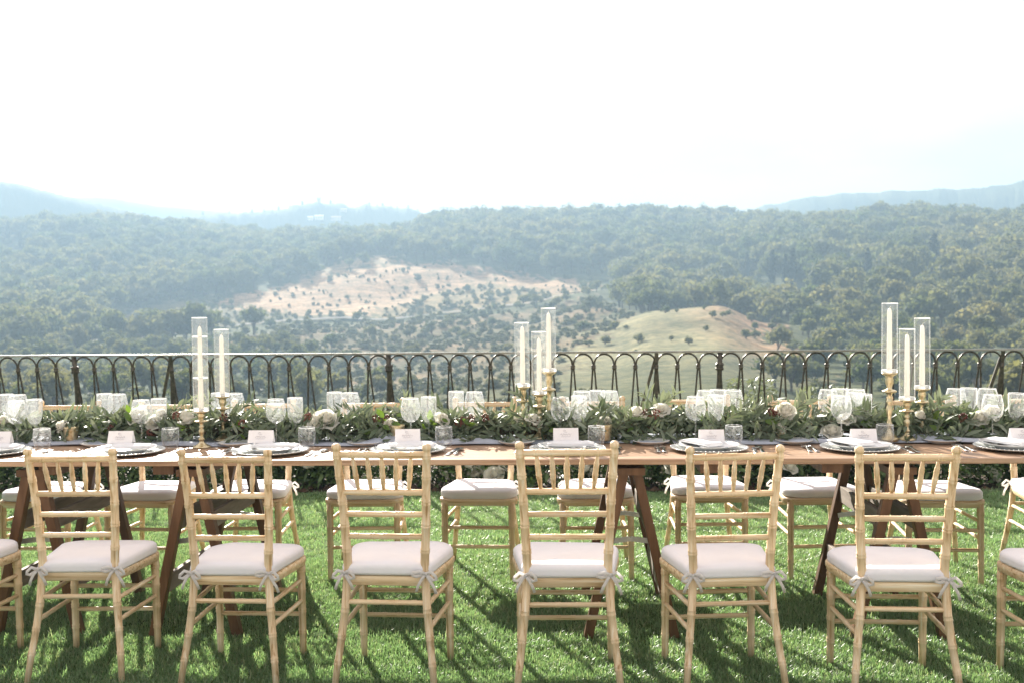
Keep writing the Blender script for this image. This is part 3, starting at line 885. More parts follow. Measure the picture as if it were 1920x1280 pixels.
for i in np.where(is_single)[0]:
    sp = species[i]
    meshes, h0, lim = SPEC[sp]
    j = int(rng.integers(len(meshes)))
    o = link(bpy.data.objects.new('broadleaf_tree' if sp == 0 else 'olive_tree', meshes[j]))
    first.setdefault((sp, j), o)
    s = float(hgt[i] / h0)
    o.location = (float(gx[i]), float(gy[i]), float(gz[i] - sink[i]))
    o.rotation_euler = (0, 0, rng.uniform(0, 6.28))
    o.scale = (s * rng.uniform(.9, 1.15), s * rng.uniform(.9, 1.15), s) if hgt[i] > 3.6 else (s * rng.uniform(.75, 1.7), s * rng.uniform(.75, 1.7), s * rng.uniform(.65, 1.05))
    if sp == 0:
        if gx[i] > 18:
            tag(o, 'bushy olive-green broadleaf tree crowded into the dense wood on the valley side', 'tree', 'trees of the dense hillside wood')
        else:
            tag(o, 'rounded hazy green broadleaf tree on the open slope near the pale road', 'tree', 'trees scattered along the open valley slope')
    else:
        tag(o, 'small round grey-green olive bush on the dry terraced ground in the valley', 'olive tree', 'olive bushes on the dry slopes')


def instance_cloud(name, pos, rot, scl, pick, sources, label=None, kind='stuff'):
    """one object that sets many copies of the source meshes on points"""
    me = bpy.data.meshes.new(name)
    me.vertices.add(len(pos))
    me.vertices.foreach_set('co', np.ascontiguousarray(pos, np.float32).ravel())
    a = me.attributes.new('turn', 'FLOAT_VECTOR', 'POINT'); a.data.foreach_set('vector', np.ascontiguousarray(rot, np.float32).ravel())
    a = me.attributes.new('size', 'FLOAT_VECTOR', 'POINT'); a.data.foreach_set('vector', np.ascontiguousarray(scl, np.float32).ravel())
    a = me.attributes.new('pick', 'INT', 'POINT'); a.data.foreach_set('value', np.ascontiguousarray(pick, np.int32))
    o = link(bpy.data.objects.new(name, me))
    ng = bpy.data.node_groups.new(name, 'GeometryNodeTree')
    ng.interface.new_socket('Geometry', in_out='INPUT', socket_type='NodeSocketGeometry')
    ng.interface.new_socket('Geometry', in_out='OUTPUT', socket_type='NodeSocketGeometry')
    N, L = ng.nodes, ng.links
    gi, go = N.new('NodeGroupInput'), N.new('NodeGroupOutput')
    iop = N.new('GeometryNodeInstanceOnPoints')
    jn = N.new('GeometryNodeJoinGeometry')
    for s in sources:
        oi = N.new('GeometryNodeObjectInfo')
        oi.inputs['Object'].default_value = s
        oi.inputs['As Instance'].default_value = True
        L.new(oi.outputs['Geometry'], jn.inputs[0])

    def attr(nm, ty):
        q = N.new('GeometryNodeInputNamedAttribute')
        q.data_type = ty
        q.inputs['Name'].default_value = nm
        return [x for x in q.outputs if x.enabled and x.name == 'Attribute'][0]
    e2r = N.new('FunctionNodeEulerToRotation')
    L.new(attr('turn', 'FLOAT_VECTOR'), e2r.inputs[0])
    L.new(gi.outputs[0], iop.inputs['Points'])
    L.new(jn.outputs[0], iop.inputs['Instance'])
    iop.inputs['Pick Instance'].default_value = True
    L.new(attr('pick', 'INT'), iop.inputs['Instance Index'])
    L.new(e2r.outputs[0], iop.inputs['Rotation'])
    L.new(attr('size', 'FLOAT_VECTOR'), iop.inputs['Scale'])
    L.new(iop.outputs[0], go.inputs[0])
    md = o.modifiers.new('scatter', 'NODES')
    md.node_group = ng
    return tag(o, label, None, None, kind)


for sp, nm, lb in ((0, 'forest', 'hazy green wood covering the hills across the valley'), (1, 'olive_scrub', 'low grey-green scrub dotted over the dry valley slopes')):
    meshes, h0, lim = SPEC[sp]
    ri = np.where(~is_single & (species == sp))[0]
    s0 = hgt[ri] / h0
    k = len(ri)
    instance_cloud(nm, np.stack([gx[ri], gy[ri], gz[ri] - sink[ri]], 1), np.stack([0 * s0, 0 * s0, rng.uniform(0, 6.28, k)], 1),
                   np.stack([s0 * rng.uniform(.9, 1.15, k), s0 * rng.uniform(.9, 1.15, k), s0], 1), rng.integers(0, len(meshes), k),
                   [bpy.data.objects.new('tree_source', m_) for m_ in meshes], lb)     # sources are never linked: only their meshes are used

CYP_LABELS = ['tall dark cypress standing alone in the wood, beside a close pair', 'shorter, left cypress of the close pair in the hillside wood',
              'taller, right cypress of the close pair in the hillside wood', 'faint slim cypress in the wood between the pair and the candles',
              'broad dark cypress in the wood above the tall hurricane candles', 'small dark cypress left of the lone tall one, at the wood edge',
              'dark conifer on the hill shoulder at the left picture edge', 'second dark conifer on the left hill shoulder, slightly lower']
for i, (x, y) in enumerate(CYPRESS_SPOTS):
    o = link(bpy.data.objects.new('cypress_tree', CYP_MESH[i % 2]))
    h = (12.0, 10.4, 11.6, 9.5, 11.0, 8.0, 10.5, 9.0)[i]
    o.location = (x, y, float(terrain_z(x, y)) - 0.3 + 1.2)
    o.scale = ((h / 12) * (1.9 if i == 4 else 1.35),) * 2 + (h / 12,)
    tag(o, CYP_LABELS[i], 'cypress', 'cypresses in the hillside woods')

# hill town on the far ridge: tower, pale farm buildings, a few cypresses against the sky


def ridge_z(az):
    return float(np.interp(math.degrees(az), [a for a, b in RIDGE_T], [1.4 + (b - 1.4) * T_K for a, b in RIDGE_T]))


def polar(az, r, z):
    return (r * math.sin(az), r * math.cos(az), z)


ta = -0.2269
t = thing('tower', 'square stone tower rising from the top of the hazy hill town', 'tower', polar(ta, T_D - 3, ridge_z(ta) - 3), 0.2, None, T_K)
mb = MB(); mb.box((0, 0, 4.6), (4.2, 4.2, 9.2)); mb.build('wall', M['plaster'], t, False)
mb = MB(); mb.box((0, 0, 9.75), (5.2, 5.2, 1.1))
for a in (-1, 1):
    for b in (-1, 0, 1):
        mb.box((b * 2.0, a * 2.2, 10.8), (1.0, 0.7, 1.0)); mb.box((a * 2.2, b * 2.0, 10.8), (0.68, 0.98, 0.98))
mb.build('battlement', M['plaster'], t, False)
mb = MB(); mb.box((0, -2.12, 6.2), (0.9, 0.12, 1.8)); mb.build('window', M['window_dark'], t, False)


def house(azd, r, z, w, d_, h, rz, label, wall):
    t = thing('farm_building', label, 'building', polar(rad(azd), r, z), rz, 'far buildings below the hill town', T_K)
    mb = MB(); mb.box((0, 0, h / 2), (w, d_, h)); mb.build('wall', M[wall], t, False)
    mb = MB()
    rh = w * 0.16
    mb.add([(-w / 2 - .4, -d_ / 2 - .4, h), (w / 2 + .4, -d_ / 2 - .4, h), (w / 2 + .4, d_ / 2 + .4, h), (-w / 2 - .4, d_ / 2 + .4, h), (-w / 2 - .4, 0, h + rh), (w / 2 + .4, 0, h + rh)],
           [(0, 1, 5, 4), (3, 4, 5, 2), (0, 4, 3), (1, 2, 5), (0, 3, 2, 1)])
    mb.build('roof', M['roof_tile' if wall == 'plaster' else 'white_wall'], t, False)
    for q in (-0.3, 0.0, 0.3):
        mb = MB(); mb.box((w * q, -d_ / 2 - 0.03, h * 0.55), (w * 0.09, 0.1, h * 0.3)); mb.build('window', M['window_dark'], t, False)


def near_slope_z(azd, r):
    zz = ridge_z(rad(azd)); tt = (r - T_D) / 180.0
    return -60 + (zz + 60) * math.cos(tt * PI / 2) ** 1.5


def slope_spot(azd, tan_el):
    """distance at which the near slope of the town ridge is seen at this elevation"""
    return min(np.arange(800, 948, 0.5), key=lambda r: abs((near_slope_z(azd, r) - CAM_H) / r - tan_el))


for azd, tan_el, w, d_, h, label, wall in ((-13.45, 0.0815, 6, 6, 4.0, 'small white building left of the longer white one below the hill town', 'white_wall'),
                                           (-13.0, 0.0822, 10, 7, 4.5, 'long bright white building on the hazy slope below the tower', 'white_wall'),
                                           (-12.1, 0.0815, 11, 8, 4.0, 'faint pale farmhouse with tiled roof right of the white building', 'plaster'),
                                           (-11.7, 0.0890, 7, 7, 4.0, 'pale house high on the hill town slope right of the tower', 'plaster')):
    r = float(slope_spot(azd, tan_el))
    house(azd, r, near_slope_z(azd, r) - 0.5, w, d_, h, 0.1, label, wall)
for i, azd in enumerate((-20.0, -18.9, -17.6, -16.6, -15.9, -15.1, -14.4, -13.9, -13.0, -12.4, -10.6, -10.2, -9.9, -9.5, -9.1, -8.7, -8.3, -7.9, -7.6, -7.3)):
    o = link(bpy.data.objects.new('cypress_tree', CYP_MESH[i % 2]))
    h = rng.uniform(5, 8)
    o.location = polar(rad(azd + rng.uniform(-.15, .15)), T_D, ridge_z(rad(azd)) - 3.5)
    o.scale = (h / 12 * 1.9, h / 12 * 1.9, h / 12)
    tag(o, 'tiny hazy cypress on the skyline of the far hill town ridge', 'cypress', 'cypresses on the far skyline')

# haze: one closed box of thin air round everything
mb = MB()
mb.box((0, 0, 0), (3600, 3600, 1))
hz = mb.build('haze', [], None, False)
hz.data.materials.clear()
hm = bpy.data.materials.new('hazy_air')
hm.use_nodes = True
hn = hm.node_tree.nodes; hn.clear()
ho = hn.new('ShaderNodeOutputMaterial')
hv = hn.new('ShaderNodeVolumePrincipled')
hv.inputs['Color'].default_value = (0.30, 0.43, 0.56, 1)
hv.inputs['Density'].default_value = 0.00115
hv.inputs['Anisotropy'].default_value = 0.22
hm.node_tree.links.new(hv.outputs[0], ho.inputs['Volume'])
hz.data.materials.append(hm)
hz.scale = (1, 1, 210)
hz.location = (0, 0, 210 / 2 - 66)
tag(hz, kind='stuff')

# ------------------------------------------------------------------ lawn, bed and terrace edge
LAWN_EDGE = 7.98


def lawn_mesh():
    xs = np.concatenate([np.linspace(-40, -6, 12), np.linspace(-5.5, 5.5, 111), np.linspace(6, 40, 12)])
    ys = np.linspace(1.7, LAWN_EDGE, 64)
    X, Y = np.meshgrid(xs, ys, indexing='ij')
    Y = Y + (Y > LAWN_EDGE - 0.05) * (0.05 * np.sin(X * 3.1) + 0.03 * np.sin(X * 9.7 + 1))
    Z = -0.004 + 0 * X
    a, b = X.shape
    ix = np.arange(a * b).reshape(a, b)
    f = np.stack([ix[:-1, :-1], ix[1:, :-1], ix[1:, 1:], ix[:-1, 1:]], -1).reshape(-1, 4)
    return np_mesh('lawn', np.stack([X, Y, Z], -1).reshape(-1, 3), f, M['lawn'], True)


M['lawn'] = surface('lawn_soil', [(0.3, (0.045, 0.085, 0.022)), (0.55, (0.07, 0.12, 0.035)), (0.8, (0.12, 0.14, 0.065))], 16, rough=1.0, bump=1.0, detail=9, spec=0.1)
M['bounce_gravel'] = surface('pale_bounce_gravel', [(0.3, (0.50, 0.44, 0.36)), (0.7, (0.66, 0.60, 0.51))], 40, rough=0.95, bump=0.8)
tag(link(bpy.data.objects.new('lawn', lawn_mesh())), kind='structure')
mb = MB()
mb.box((0, -14.15, -0.04), (80, 31.7, 0.06))
tag(mb.build('unseen_bounce_court', M['bounce_gravel'], None, False), kind='structure')  # unseen pale ground behind the camera, added to bounce light onto the chairs
mb = MB()
mb.box((0, 8.6, -0.03), (80, 1.5, 0.05))
bo = mb.build('flower_bed', M['soil'], None, False)
tag(bo, kind='structure')
# clods of earth at the front of the bed
cl = MB()
for i in range(420):
    x = rng.uniform(-5.5, 5.5); y = LAWN_EDGE + abs(rng.normal(0.0, 0.10)) - 0.02; s = rng.uniform(0.012, 0.04)
    c = np.array((x, y, s * 0.3))
    pts6 = [c + s * np.array(p) * rng.uniform(.6, 1.2) for p in ((1, 0, 0), (0, 1, 0), (-1, 0, 0), (0, -1, 0), (0, 0, .9), (0, 0, -.7))]
    cl.add(pts6, [(0, 1, 4), (1, 2, 4), (2, 3, 4), (3, 0, 4), (1, 0, 5), (2, 1, 5), (3, 2, 5), (0, 3, 5)])
tag(cl.build('earth_clods', M['soil'], None, False), kind='stuff')
t = thing('terrace_wall', 'stone retaining wall under the railing, dropping to the valley', 'wall', (0, 9.48, 0))
mb = MB(); mb.box((0, 0, -3.6), (80, 0.36, 7.0)); mb.build('wall', M['stone'], t, False)
cop = None
for i in range(-9, 10):
    if cop is None:
        mb = MB(); mb.box((0, 0, 0), (0.985, 0.46, 0.10)); cop = mb.build('coping_stone', M['stone'], t, False, 0.008); c_ = cop
    else:
        c_ = cop.copy(); link(c_, t)
    c_.location = (i * 1.0, 0, -0.05 + rng.uniform(-.004, .004))

# grass: short turf blades


def tuft_mesh(seed, blades=30, spread=0.05, lo=0.0, hi=0.92):
    r = np.random.default_rng(seed)
    V, F, A = [], [], []
    for i in range(blades):
        p = np.array([r.normal(0, spread * 0.55), r.normal(0, spread * 0.55), -0.004])
        h = r.uniform(0.010, 0.027); w = r.uniform(0.0012, 0.0021)
        a = r.uniform(0, 2 * PI); d = np.array([math.cos(a), math.sin(a), 0]); s = np.array([-d[1], d[0], 0])
        lean = r.uniform(0.2, 1.1) * h
        b = len(V)
        V += [p - s * w, p + s * w, p + d * lean * 0.35 + s * w * 0.8 + np.array([0, 0, h * 0.65]), p + d * lean * 0.35 - s * w * 0.8 + np.array([0, 0, h * 0.65]), p + d * lean + np.array([0, 0, h])]
        F += [(b, b + 1, b + 2), (b, b + 2, b + 3), (b + 3, b + 2, b + 4)]
        A += [lo + (hi - lo) * r.random()] * 3
    me = np_mesh('grass_tuft', np.array(V), np.array(F), M['grass'], False)
    at = me.attributes.new('leaf_rand', 'FLOAT', 'FACE')
    at.data.foreach_set('value', np.array(A, np.float32))
    return me


gsrc = [bpy.data.objects.new('grass_source', tuft_mesh(50 + i)) for i in range(6)]
gsrc += [bpy.data.objects.new('grass_source', tuft_mesh(60 + i, 26, 0.05, 0.45, 1.0)) for i in range(2)]      # drier, paler turf
px_, py_ = [], []
for y0, y1, dn in ((2.6, 4.4, 1500), (4.4, 6.0, 1150), (6.0, 8.0, 850)):
    half0 = y1 * 0.60 + 0.5
    n = int(dn * (y1 - y0) * (2 * half0 + 1.1))
    px_.append(rng.uniform(-half0 - 0.75, half0 + 0.35, n)); py_.append(rng.uniform(y0, y1, n))
gx2 = np.concatenate(px_); gy2 = np.concatenate(py_)
edge = gy2 < LAWN_EDGE + 0.05 * np.sin(gx2 * 3.1) + 0.03 * np.sin(gx2 * 9.7 + 1) + rng.normal(0, 0.015, len(gx2))
thin = 0.5 + wobble(gx2, gy2, 0.32, 0.30, 3) + wobble(gx2, gy2, 0.11, 0.2, 8)
edge &= rng.random(len(gx2)) < (0.55 + 0.55 * thin.clip(0, 1))
gx2, gy2, thin = gx2[edge], gy2[edge], thin[edge]
n = len(gx2)
sc_ = rng.uniform(0.75, 1.2, n) * (0.72 + 0.5 * thin.clip(0, 1))
instance_cloud('grass', np.stack([gx2, gy2, 0 * gx2], 1), np.stack([rng.normal(0, .08, n), rng.normal(0, .08, n), rng.uniform(0, 6.28, n)], 1),
               np.stack([sc_, sc_, sc_ * rng.uniform(.8, 1.25, n)], 1), np.where(rng.random(n) < (0.10 + 0.55 * (wobble(gx2, gy2, 0.5, 0.5, 12) > 0.16) + 0.35 * (gy2 < 4.55)), rng.integers(6, 8, n), rng.integers(0, 6, n)), gsrc, 'short green turf of the terrace lawn')
# ------------------------------------------------------------------ wrought iron railing
RAIL_T = thing('iron_railing', 'dark wrought iron railing of looped hoops along the terrace edge', 'railing', (0, 0, 0))
R_TOP, R_COL, R_BOT = 1.035, 0.913, 0.09


def rail_y(x, z):
    return 8.62 - 0.0383 * x + (R_TOP - z) * 0.18


mb = MB()
hx = np.linspace(-8, 8, 33)
for i in range(32):
    a, b = hx[i], hx[i + 1]
    mb.beam((a, rail_y(a, R_TOP), R_TOP), (b, rail_y(b, R_TOP), R_TOP), 0.045, 0.016)
mb.build('handrail', M['rail_top'], RAIL_T, False)
mb = MB()
mb.beam((-8, rail_y(-8, R_BOT), R_BOT), (8, rail_y(8, R_BOT), R_BOT), 0.03, 0.014)
mb.build('bottom_rail', M['iron'], RAIL_T, False)
SP = 0.1704
X0 = -1.44


def hoop_mesh():
    mb = MB()
    h = SP / 2 - 0.006
    pts = []
    zc = R_TOP - 0.014 - h
    A = lambda x, z: (x, (R_TOP - z) * 0.18, z)
    pts.append(A(-0.012, R_BOT))
    for t in (0.25, 0.5, 0.75):
        pts.append(A(-0.012 + (-h + 0.012) * t ** 0.9, R_BOT + (R_COL - R_BOT) * t))
    pts.append(A(-h, R_COL))
    for k in range(0, 13):
        a = PI - PI * k / 12
        pts.append(A(h * math.cos(a), zc + h * math.sin(a)))
    pts.append(A(h, R_COL))
    for t in (0.75, 0.5, 0.25):
        pts.append(A(0.012 + (h - 0.012) * t ** 0.9, R_BOT + (R_COL - R_BOT) * t))
    pts.append(A(0.012, R_BOT))
    mb.tube(pts, 0.0078, 6)
    return mb.mesh('hoop', M['iron'])


def collar_mesh():
    mb = MB()
    mb.lathe([(0.011, -0.024), (0.018, -0.016), (0.021, -0.006), (0.015, 0.0), (0.021, 0.006), (0.018, 0.016), (0.011, 0.024)], 8, close=True)
    return mb.mesh('collar', M['iron'])


hm_, cm_ = hoop_mesh(), collar_mesh()
POST_K = {-16: 1, -11: 0, 0: 1, 13: 0, 16: 1, -32: 1, -27: 0, 29: 0, 32: 1}
for k in range(-34, 36):
    x = X0 + k * SP
    if x < -6.4 or x > 6.4:
        continue
    o = link(bpy.data.objects.new('hoop', hm_), RAIL_T)
    o.location = (x + SP / 2, rail_y(x + SP / 2, R_TOP), 0)
    o.rotation_euler = (0, 0, math.atan(-0.0383))
    c = link(bpy.data.objects.new('collar', cm_), RAIL_T)
    c.location = (x, rail_y(x, R_COL), R_COL)
    if k in POST_K:
        mb = MB()
        if POST_K[k]:
            mb.tube([(x, rail_y(x, 0.0) , -0.02), (x, rail_y(x, R_COL), R_COL), (x, rail_y(x, R_TOP), R_TOP - 0.01)], [0.021, 0.021, 0.021], 8)
            mb.tube([(x, rail_y(x, R_COL), R_COL - 0.03), (x, rail_y(x, R_COL), R_COL + 0.03)], [0.031, 0.031], 10)
            for s in (-0.016, 0.016):
                mb.tube([(x, rail_y(x, R_COL + s), R_COL + s - 0.006), (x, rail_y(x, R_COL + s), R_COL + s + 0.006)], [0.036, 0.036], 10)
            mb.tube([(x - 0.06, rail_y(x, .02), 0.02), (x, rail_y(x, R_COL), R_COL - .03)], 0.008, 6)
            mb.tube([(x + 0.06, rail_y(x, .02), 0.02), (x, rail_y(x, R_COL), R_COL - .03)], 0.008, 6)
            mb.build('post', M['iron'], RAIL_T)
        else:
            mb.beam((x, rail_y(x, 0.0), -0.02), (x, rail_y(x, R_TOP), R_TOP + 0.004), 0.03, 0.014, (0, 1, 0))
            mb.build('thin_post', M['iron'], RAIL_T, False)
            mb = MB()
            mb.beam((x - 0.28, rail_y(x, 0.0) - 0.02, -0.02), (x - 0.01, rail_y(x, R_TOP) + 0.02, R_TOP - 0.06), 0.024, 0.012, (0, 1, 0))
            mb.build('brace', M['iron'], RAIL_T, False)


# ------------------------------------------------------------------ leaves and flowers
def leaf_verts(L, W, bend, fold=0.25):
    """lance-shaped leaf along +x with a folded midrib; returns verts, faces"""
    xs = (0, 0.22, 0.5, 0.78, 1.0)
    ws = (0.12, 0.78, 1.0, 0.62, 0.04)
    v = []
    for x, w in zip(xs, ws):
        z = -bend * L * x * x
        v += [(x * L, w * W / 2, z + fold * w * W / 2), (x * L, 0, z), (x * L, -w * W / 2, z + fold * w * W / 2)]
    f = []
    for i in range(4):
        a = i * 3
        f += [(a, a + 1, a + 4, a + 3), (a + 1, a + 2, a + 5, a + 4)]
    return np.array(v), f


def rot_from(d, up_hint, roll):
    """columns: leaf axis d, side, normal"""
    d = d / np.linalg.norm(d)
    s = np.cross(up_hint, d)
    if np.linalg.norm(s) < 1e-3:
        s = np.cross(np.array((1.0, 0, 0)), d)
    s /= np.linalg.norm(s)
    n = np.cross(d, s)
    c, q = math.cos(roll), math.sin(roll)
    s2 = s * c + n * q
    n2 = -s * q + n * c
    return np.stack([d, s2, n2], 1)


def leaf_heap(name, poses, shapes, mat, parent, quad_attr=True):
    """one mesh of many leaves: poses = (shape index, R 3x3, position, scale)"""
    V, F, A = [], [], []
    b = 0
    for j, R, p, s in poses:
        v, f = shapes[j]
        V.append(v @ R.T * s + p)
        F.append(np.array(f) + b)
        A.append(np.full(len(f), rng.random()))
        b += len(v)
    me = np_mesh(name, np.concatenate(V), np.concatenate(F), mat, True)
    at = me.attributes.new('leaf_rand', 'FLOAT', 'FACE')
    at.data.foreach_set('value', np.concatenate(A).astype(np.float32))
    return link(bpy.data.objects.new(name, me), parent)


def rose_mesh(seed, R=0.036, openness=0.5):
    r = random.Random(seed)
    mb = MB()
    for wh, (n, r0, h, lean) in enumerate(((3, 0.06, 1.12, -0.05), (3, 0.17, 1.14, -0.07), (4, 0.29, 1.12, -0.05), (5, 0.42, 1.04, 0.0), (5, 0.56, 0.94, 0.10), (5, 0.70, 0.80, 0.26), (6, 0.82, 0.62, 0.46))):
        for k in range(n):
            a0 = 2 * PI * (k + 0.37 * wh) / n + r.uniform(-.12, .12)
            span = 2 * PI / n * 0.74
            vs = []
            for v in (0, 0.35, 0.7, 1.0):
                for u in (-1, -0.5, 0, 0.5, 1):
                    a = a0 + u * span * (0.55 + 0.45 * math.sin(PI * min(0.15 + v * 0.7, 1)))
                    rr = R * (0.10 + (r0 + lean * v * v * openness * 2) * (0.35 + 0.65 * min(v * 1.6, 1))) * (1 + 0.05 * abs(u) * v)
                    z = R * (1.55 * h * v - 0.28 * u * u * v * v * (0.6 + r0) - 0.35 * max(lean, 0) * v * v * v * openness * 2) - 0.4 * R
                    rr += R * 0.10 * max(v - 0.75, 0) * 4 * max(lean + .1, 0)
                    vs.append((rr * math.cos(a), rr * math.sin(a), z))
            mb.add(vs, [(i * 5 + j, i * 5 + j + 1, i * 5 + j + 6, i * 5 + j + 5) for i in range(3) for j in range(4)])
    return mb.mesh('rose', M['petal'])


ROSES = [rose_mesh(3, 0.034, 0.4), rose_mesh(4, 0.036, 0.7), rose_mesh(5, 0.033, 0.95), rose_mesh(8, 0.029, 0.2)]

# ------------------------------------------------------------------ flowering plants of the bed
BED_SHAPES = [leaf_verts(0.055, 0.028, 0.35), leaf_verts(0.045, 0.022, 0.2), leaf_verts(0.075, 0.022, 0.5), leaf_verts(0.04, 0.024, 0.15)]


def bed_foliage(seed, h, w, n, thin):
    r = np.random.default_rng(seed)
    poses = []
    for i in range(n):
        a = r.uniform(0, 2 * PI); e = r.uniform(0, 1) ** 0.8
        q = w / 2 * math.sqrt(r.uniform(0.02, 1)) * (1.05 - 0.45 * e)
        p = np.array((q * math.cos(a), q * math.sin(a), h * (0.02 + 0.96 * e)))
        d = np.array((math.cos(a) + r.normal(0, .6), math.sin(a) + r.normal(0, .6), r.normal(0.25, .5)))
        poses.append((int(r.integers(4)), rot_from(d, np.array((0, 0, 1.0)), r.normal(0, .5)), p, r.uniform(0.7, 1.35) * thin))
    return poses


BED_MESH = []
for i in range(5):
    o = leaf_heap('foliage', bed_foliage(30 + i, 0.27 + 0.03 * i, 0.62, 1000, 1.12), BED_SHAPES, M['bed_leaf'], None)
    BED_MESH.append(o.data)
    bpy.data.objects.remove(o)


def stem_mesh():
    mb = MB()
    for k in range(7):
        a = k * 0.9
        mb.tube([(0.02 * math.cos(a), 0.02 * math.sin(a), -0.03), (0.08 * math.cos(a), 0.08 * math.sin(a), 0.16), (0.13 * math.cos(a), 0.13 * math.sin(a), 0.30)], [0.005, 0.004, 0.002], 5)
    return mb.mesh('stem', M['twig'])


STEM = stem_mesh()
bx = -5.6
i = 0
while bx < 5.7:
    y = 8.33 + rng.uniform(-.05, .10)
    s = rng.uniform(0.78, 1.1)
    tall = bx > 0.8 and i % 4 == 1
    t = thing('flowering_plant', 'leafy bed plant with small white blooms growing between lawn and railing', 'plant', (bx, y, 0.0), rng.uniform(0, 6.28), 'white-flowered plants of the terrace bed', s * (1.25 if tall else 1.0))
    link(bpy.data.objects.new('foliage', BED_MESH[i % 5]), t)
    link(bpy.data.objects.new('stem', STEM), t)
    for k in range(int(rng.integers(4, 8)) + (4 if bx > 0.6 else 0)):
        o = link(bpy.data.objects.new('flower', ROSES[k % 4]), t)
        a = (rng.uniform(-PI * 0.95, -PI * 0.05) if k % 3 else rng.uniform(0, PI)) - t.rotation_euler.z
        q = rng.uniform(0.16, 0.31)
        o.location = (q * math.cos(a), q * math.sin(a), rng.uniform(0.10, 0.36))
        o.rotation_euler = (rng.normal(0, .5), rng.normal(0, .5), rng.uniform(0, 6))
        o.scale = (rng.uniform(1.0, 1.7),) * 3
    bx += rng.uniform(0.24, 0.40)
    i += 1

# two soft grey shrubs showing through the railing on the right
for x, y, h, lb in ((1.62, 9.0, 0.80, 'soft grey-green shrub behind the railing bars by the tall goblet'), (2.25, 9.05, 0.72, 'wispy grey shrub behind the railing between the goblets and rose')):
    t = thing('shrub', lb, 'shrub', (x, y, 0.0), 0.3)
    o = leaf_heap('foliage', bed_foliage(71, h, 0.62, 900, 0.9), BED_SHAPES, M['leaf_many'], t)
    o = link(bpy.data.objects.new('stem', STEM), t)
    o.scale = (1, 1, 2)


# ------------------------------------------------------------------ chairs
def post_curve(s):
    """rear post of the chair: foot, seat, finial (s = side)"""
    K = [(0.0, s * 0.186, -0.236), (0.20, s * 0.164, -0.196), (0.42, s * 0.143, -0.170), (0.60, s * 0.150, -0.176), (0.75, s * 0.157, -0.196), (0.92, s * 0.166, -0.226)]
    zz = [k[0] for k in K]

    def f(t):
        z = 0.92 * t
        # smooth interpolation through the key heights
        i = max(0, min(len(zz) - 2, next((j for j in range(len(zz) - 1) if z <= zz[j + 1] + 1e-9), len(zz) - 2)))
        u = (z - zz[i]) / (zz[i + 1] - zz[i])
        def c(k):
            p0, p1, p2, p3 = K[max(i - 1, 0)][k], K[i][k], K[i + 1][k], K[min(i + 2, len(K) - 1)][k]
            return 0.5 * (2 * p1 + (p2 - p0) * u + (2 * p0 - 5 * p1 + 4 * p2 - p3) * u * u + (3 * p1 - p0 - 3 * p2 + p3) * u ** 3)
        return Vector((c(1), c(2), z))
    return f


def back_post(s):
    mb = MB()
    cv = post_curve(s)

    def r(t):
        z = 0.92 * t
        if z > 0.906: return 0.0168 * math.sqrt(max(0.03, 1 - ((z - 0.906) / 0.0142) ** 2))
        if z > 0.896: return 0.0165
        if z > 0.889: return 0.0135
        return 0.0120 + 0.0042 * min(z / 0.40, 1) - 0.0016 * max(0, (z - 0.5) / 0.4)
    ns = [z / 0.92 for z in (0.115, 0.205, 0.30, 0.52, 0.615, 0.70, 0.795, 0.872)]
    ts_extra = [0.966, 0.974, 0.985, 0.99, 0.994, 0.997]
    mb.rod(cv(0), cv(1), r, 0, ns, 10, cv, extra=(0.962, 0.967, 0.9735, 0.9755, 0.984, 0.988, 0.9915, 0.9945, 0.997, 0.999))
    return mb


def seat_outline(front, rear, y0, y1, n=7, rad_f=0.09, rad_r=0.025):
    """rounded trapezoid, front is +y"""
    pts = []
    cs = [((front / 2 - rad_f), y1 - rad_f, rad_f, 0), (-(front / 2 - rad_f), y1 - rad_f, rad_f, PI / 2), (-(rear / 2 - rad_r), y0 + rad_r, rad_r, PI), ((rear / 2 - rad_r), y0 + rad_r, rad_r, 1.5 * PI)]
    for cx, cy_, r, a0 in cs:
        for k in range(n + 1):
            a = a0 + PI / 2 * k / n
            pts.append((cx + r * math.cos(a), cy_ + r * math.sin(a)))
    return pts


def slab(mb, outline, levels):
    """levels = (scale, z): a stack of scaled outlines closed top and bottom"""
    n = len(outline)
    cx = sum(p[0] for p in outline) / n; cy_ = sum(p[1] for p in outline) / n
    vs = [(cx + (p[0] - cx) * s, cy_ + (p[1] - cy_) * s, z) for s, z in levels for p in outline]
    N = len(levels)
    fs = [(i * n + k, i * n + (k + 1) % n, (i + 1) * n + (k + 1) % n, (i + 1) * n + k) for i in range(N - 1) for k in range(n)]
    fs += [tuple(range(n - 1, -1, -1)), tuple(range((N - 1) * n, N * n))]
    mb.add(vs, fs)


